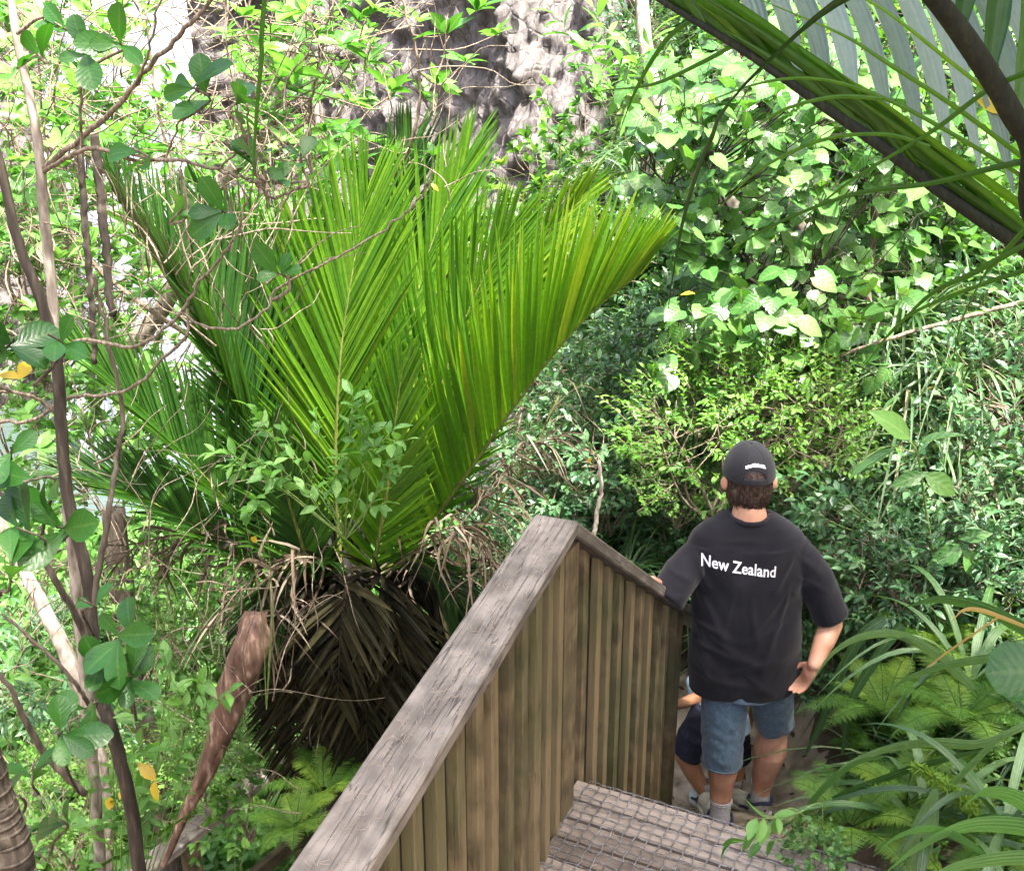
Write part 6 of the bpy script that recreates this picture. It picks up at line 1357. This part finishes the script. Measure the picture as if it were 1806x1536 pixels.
o = fm.build("foliage", M['heart']); o.parent = rt; o.matrix_parent_inverse = Matrix.Translation(-Vector(rt.location)); o = sm.build("stem", M['greenstem']); o.parent = rt; o.matrix_parent_inverse = Matrix.Translation(-Vector(rt.location))

# ------------------------------------------------------------------ shrubs
rng = np.random.default_rng(71)
# heart-leaved shrub (kawakawa) on the right: leaves in hanging layers on knobbly twigs
kw = thing("heart_leaved_shrub", UA(1400, 760, 6.4), "wide shrub of heart-shaped pale green leaves filling the upper right", "shrub")
fm, sm = MB(), MB(); LPk = []
for pts in [[(1480, 800, 6.2), (1440, 640, 6.0), (1400, 560, 5.8), (1330, 480, 5.7), (1300, 400, 5.7), (1250, 300, 5.8)], [(1400, 560, 5.8), (1320, 485, 5.6), (1400, 490, 5.5), (1450, 520, 5.4), (1500, 560, 5.3)], [(1300, 400, 5.7), (1200, 330, 5.8), (1130, 300, 5.9)],
            [(1440, 640, 6.0), (1500, 500, 6.2), (1560, 350, 6.2), (1600, 240, 6.3)], [(1330, 480, 5.7), (1260, 560, 5.5), (1220, 620, 5.4)], [(1500, 560, 5.3), (1440, 640, 5.2), (1380, 650, 5.2)], [(1560, 350, 6.2), (1450, 250, 6.3), (1380, 160, 6.4), (1330, 60, 6.5)], [(1560, 350, 6.2), (1660, 200, 6.4), (1700, 60, 6.4)]]:
    LPk.append(poly(sm, pts, [.018, .013, .009, .005], 36, 6, wig=.012))
LPk = np.vstack(LPk)
def kaw(x, y, yy, n=3):
    c = UA(x, y, yy); q = LPk[np.argmin(((LPk - c) ** 2).sum(1))]; P = spline([q, (q + c) / 2 + rng.normal(0, .05, 3), c], 7); sm.tube(P, [.004, .002], 4, rng.random(), False)
    for _ in range(n):
        p = c + rng.normal(0, .06, 3); a = rng.uniform(0, 6.28); ax = nrm(np.array([math.cos(a), math.sin(a) - .4, -.45 + rng.normal(0, .25)]))
        fm.leaves(LT['heart'], [p], [ax], [nrm(np.array([0, -.45, .85]) + rng.normal(0, .25, 3))], [rng.uniform(.07, .125)], np.array([rng.uniform(.1, 1)]), 1.0); sm.tube([p - UP * .0, p + (c - p) * .5 + UP * .01, c], .0014, 4, .5, False)
for _ in range(430):
    x = rng.uniform(1130, 1620); y = rng.uniform(120, 650)
    if y > 560 + .0 * x and x > 1560: continue
    if y > 420 and x < 1180: continue
    kaw(x, y, rng.uniform(5.2, 6.6) - (.3 if y > 500 else 0), 3)
for _ in range(120): kaw(rng.uniform(1240, 1806), rng.uniform(-20, 300), rng.uniform(5.8, 7.0), 3)
for _ in range(40): kaw(rng.uniform(1180, 1560), rng.uniform(540, 690), rng.uniform(5.0, 5.5), 2)
for mb, nm, mt in ((fm, "foliage", M['heart']), (sm, "branch", M['bark_dark'])):
    o = mb.build(nm, mt); o.parent = kw; o.matrix_parent_inverse = Matrix.Translation(-Vector(kw.location))

# bright small-leaved shrub behind the man
def arch(name, proto_args, n):
    out_ = []
    for _ in range(n):
        f_, s_ = crown(rng, **proto_args); out_.append((f_.mesh("foliage"), s_.mesh("stem")))
    return out_
lime = arch("lime", dict(R=(.55, .45, .38), cz=.5, n_tw=240, nl=9, tpl='small', L=.038, tw=.16, rnd=(.3, 1), droop=.35, spread=1.0, stems=7, stem_r=.009, pair=True), 2)
gls = arch("gloss", dict(R=(.5, .42, .42), cz=.5, n_tw=150, nl=7, tpl='ovate', L=.066, tw=.16, rnd=(.1, .9), droop=.2, spread=.9, stems=6, stem_r=.009), 3)
brt = arch("bright", dict(R=(.5, .45, .45), cz=.5, n_tw=110, nl=7, tpl='ovate', L=.075, tw=.14, rnd=(.1, .9), droop=.2, spread=.9, stems=6, stem_r=.009, whorl=True), 3)
lnc = arch("lance", dict(R=(.5, .45, .45), cz=.5, n_tw=120, nl=9, tpl='lance', L=.07, tw=.18, rnd=(.1, 1), droop=.15, spread=.7, stems=6, stem_r=.008), 2)
hrt = arch("heart", dict(R=(.5, .45, .42), cz=.5, n_tw=80, nl=5, tpl='heart', L=.08, tw=.16, rnd=(.2, 1), droop=.4, spread=.9, stems=6, stem_r=.009), 2)
KN = {'lime': (lime, 'lime', 'small_leaved_shrub'), 'gls': (gls, 'gloss', 'glossy_leaved_shrub'), 'brt': (brt, 'bright', 'whorled_shrub'), 'lnc': (lnc, 'gloss', 'narrow_leaved_shrub'), 'hrt': (hrt, 'heart', 'heart_leaved_shrub'), 'und': (brt, 'under', 'broadleaf_shrub')}
spots = [
 ('lime', 1265, 750, 4.95, 1.0, "bright lime green small-leaved shrub just above the man's cap"), ('lime', 1400, 735, 5.0, .95, "small-leaved green shrub to the right above the man's cap"), ('lime', 1200, 850, 5.2, .5, "small-leaved shrub hanging left of the man's head"),
 ('lime', 1330, 680, 5.3, .9, "lime shrub rising behind the heart-shaped leaves above the man"), ('gls', 1080, 800, 5.6, .95, "glossy shrub above the bend of the handrail"), ('gls', 1150, 720, 6.0, 1.0, "glossy shrub under the tip of the right-hand palm frond"),
 ('gls', 1070, 660, 6.4, 1.0, "glossy shrub beneath the underside of the arching frond"), ('gls', 980, 850, 5.6, .9, "glossy shrub between the palm stem and the handrail"), ('lnc', 1200, 620, 6.5, 1.0, "narrow-leaved shrub in the middle left of the lime shrub"),
 ('gls', 1440, 910, 4.9, .45, "sprays of round glossy leaves reaching out beside the man's cap"), ('gls', 1520, 960, 4.7, .8, "glossy shrub right of the man's shoulder"), ('gls', 1620, 1010, 4.4, .8, "glossy shrub beneath the tall wavy-leaved shoot"), ('lnc', 1560, 1060, 4.4, .6, "narrow-leaved shrub above the flax leaves"),
 ('gls', 1760, 720, 5.0, 1.0, "glossy shrub at the right edge beneath the drooping tips"), ('gls', 1700, 880, 4.7, .9, "glossy shrub at right in line with the man's cap"), ('lnc', 1790, 980, 4.3, .8, "narrow-leaved shrub at the right edge above the large leaf"), ('gls', 1770, 600, 5.6, 1.0, "glossy shrub high at the right edge"),
 ('hrt', 1720, 470, 6.2, 1.0, "heart-leaved shrub below the corner fronds"), ('hrt', 1650, 340, 6.8, 1.1, "heart-leaved shrub seen between the waxy leaflets"), ('und', 1500, 120, 8.6, 1.4, "leafy shrub high behind the waxy leaflets"), ('und', 1350, 80, 9.2, 1.4, "leafy shrub high between the two leaning trunks"),
 ('brt', 1080, 230, 11.0, 1.5, "yellow green shrub on the rocky slope left of the leaning trunk"), ('und', 1000, 380, 9.8, 1.5, "leafy shrub above the pale palm leaflets"), ('und', 880, 460, 9.4, 1.4, "leafy shrub showing between the tall palm leaflets"),
 ('gls', 1130, 450, 8.2, 1.3, "glossy shrub behind the tips of the right-hand frond"), ('und', 1220, 380, 8.4, 1.3, "leafy shrub beneath the leaning trunk's foot"), ('lnc', 1180, 60, 9.8, 1.3, "narrow-leaved shrub at the top edge left of the green folded frond"),
 ('und', 760, 520, 8.6, 1.3, "leafy shrub behind the middle of the palm"), ('brt', 640, 600, 8.4, 1.3, "yellow green bush behind the left half of the palm"), ('und', 950, 560, 8.4, 1.2, "shadowed bush behind the arching right-hand frond"), ('gls', 900, 700, 6.8, 1.1, "glossy bush low behind the arching frond"),
 ('brt', 270, 620, 7.0, 1.1, "bright bush over the pool behind the left palm fronds"), ('und', 330, 760, 6.8, 1.0, "leafy bush below the left palm fronds"), ('brt', 210, 860, 6.2, 1.0, "bright bush between the dark fronds and the pool"), ('und', 240, 330, 8.6, 1.4, "leafy bush on the left bank beyond the hanging stalks"), ('brt', 420, 420, 9.0, 1.2, "bright bush behind the round leaves of the pale sapling"), ('lnc', 900, 960, 5.8, .9, "fine-leaved bush between the palm crown and the handrail"), ('und', 850, 1040, 5.6, .8, "dark bush just left of the handrail's bend"),
 ('und', 790, 1060, 5.5, .9, "dark bush in the shade between the palm trunk and the handrail"), ('und', 730, 1180, 5.4, .9, "shaded bush low behind the palm's old brown fronds"), ('gls', 890, 990, 5.0, .6, "small dark bush touching the top of the broad handrail"), ('und', 470, 1200, 5.6, .9, "shaded bush between the hanging sheath and the palm's brown skirt"), ('brt', 250, 1120, 5.0, .8, "leafy bush around the rough grey trunk"), ('lime', 350, 1330, 4.6, .6, "small bush beneath the hanging sheath's tip"), ('brt', 20, 720, 6.4, 1.0, "pale leafy bush over the water at the left edge"), ('und', 380, 960, 6.0, .9, "dim bush behind the lowest palm fronds"),
 ('brt', 200, 480, 7.5, 1.3, "bright bush behind the hanging brown stalks"), ('brt', 60, 520, 6.6, 1.2, "bright bush behind the pale trunk at the left edge"), ('brt', 60, 260, 7.2, 1.4, "bright bush at upper left behind the pale trunk"), ('brt', 100, 120, 7.8, 1.4, "bright bush high in the top left corner"), ('und', 20, 400, 6.2, 1.0, "shaded bush at the left edge between the trunks"),
 ('brt', 130, 760, 7.6, 1.0, "bright bush over the pool at left"), ('brt', 40, 1000, 5.4, 1.0, "bright bush behind the thick dark leaves at lower left"), ('brt', 300, 1040, 6.4, 1.0, "pale bush behind the dead fronds left of the palm"), ('lnc', 90, 1200, 4.7, .9, "fine-leaved bush at the lower left edge"), ('lime', 330, 1150, 5.6, .9, "small-leaved bush beside the hanging sheath"),
 ('lime', 110, 1420, 4.2, .8, "small-leaved bush in the bottom left corner"), ('und', 420, 1380, 4.8, .8, "low bush between the sheath and the lower handrail"), ('brt', 560, 120, 11.5, 1.4, "bush in front of the rock right of the waterfall"), ('brt', 470, 300, 10.5, 1.3, "bush at the right foot of the waterfall"),
 ('lnc', 1500, 800, 5.6, .8, "dark narrow-leaved shrub right above the man's shoulder"), ('gls', 1480, 1180, 4.5, .55, "low glossy shrub behind the man's right hand"), ('gls', 1240, 960, 5.5, .7, "dark shrub in the shade close behind the man's neck"), ('hrt', 1440, 1500, 2.75, .2, "few glossy round leaves at the end of the netted boards"),
]
for k, (kd, x, y, yy, sc, lab) in enumerate(spots):
    ms, mt, nm = KN[kd]; me = ms[k % len(ms)]; p = UA(x, y, yy); use = me
    if kd == 'und': use = tuple(q.copy() for q in me)
    put_shrub(nm, p - UP * .5 * sc, lab, "shrub", use, [M[mt], M['twig']], rng.uniform(0, 6.28), sc)
# sprig hanging over the end of the boards
sprig("young_shrub", "bright pointed leaves hanging over the end of the netted boards", (1450, 1470, 2.85), [(1370, 1440, 2.75), (1405, 1435, 2.75), (1365, 1480, 2.75)], 'ovate', .085, 4, 'bright', sub_=1, droop=.9)
sprig("glossy_leaved_shrub", "arching twig of glossy rounded leaves right of the man's cap", (1600, 960, 4.6), [(1400, 840, 4.4), (1450, 850, 4.4), (1490, 880, 4.45), (1430, 900, 4.4), (1520, 920, 4.5)], 'ovate', .075, 6, 'gloss', sub_=2, rnd=(.2, .9), cat="shrub")
sprig("broadleaf_shrub", "row of long yellow green leaves in the upper middle", (1150, 260, 7.4), [(1100, 110, 7.2), (1060, 130, 7.2), (1130, 150, 7.2), (1080, 60, 7.2), (1040, 90, 7.2), (1160, 120, 7.2)], 'lance', .2, 6, 'bright', sub_=2, cat="shrub")
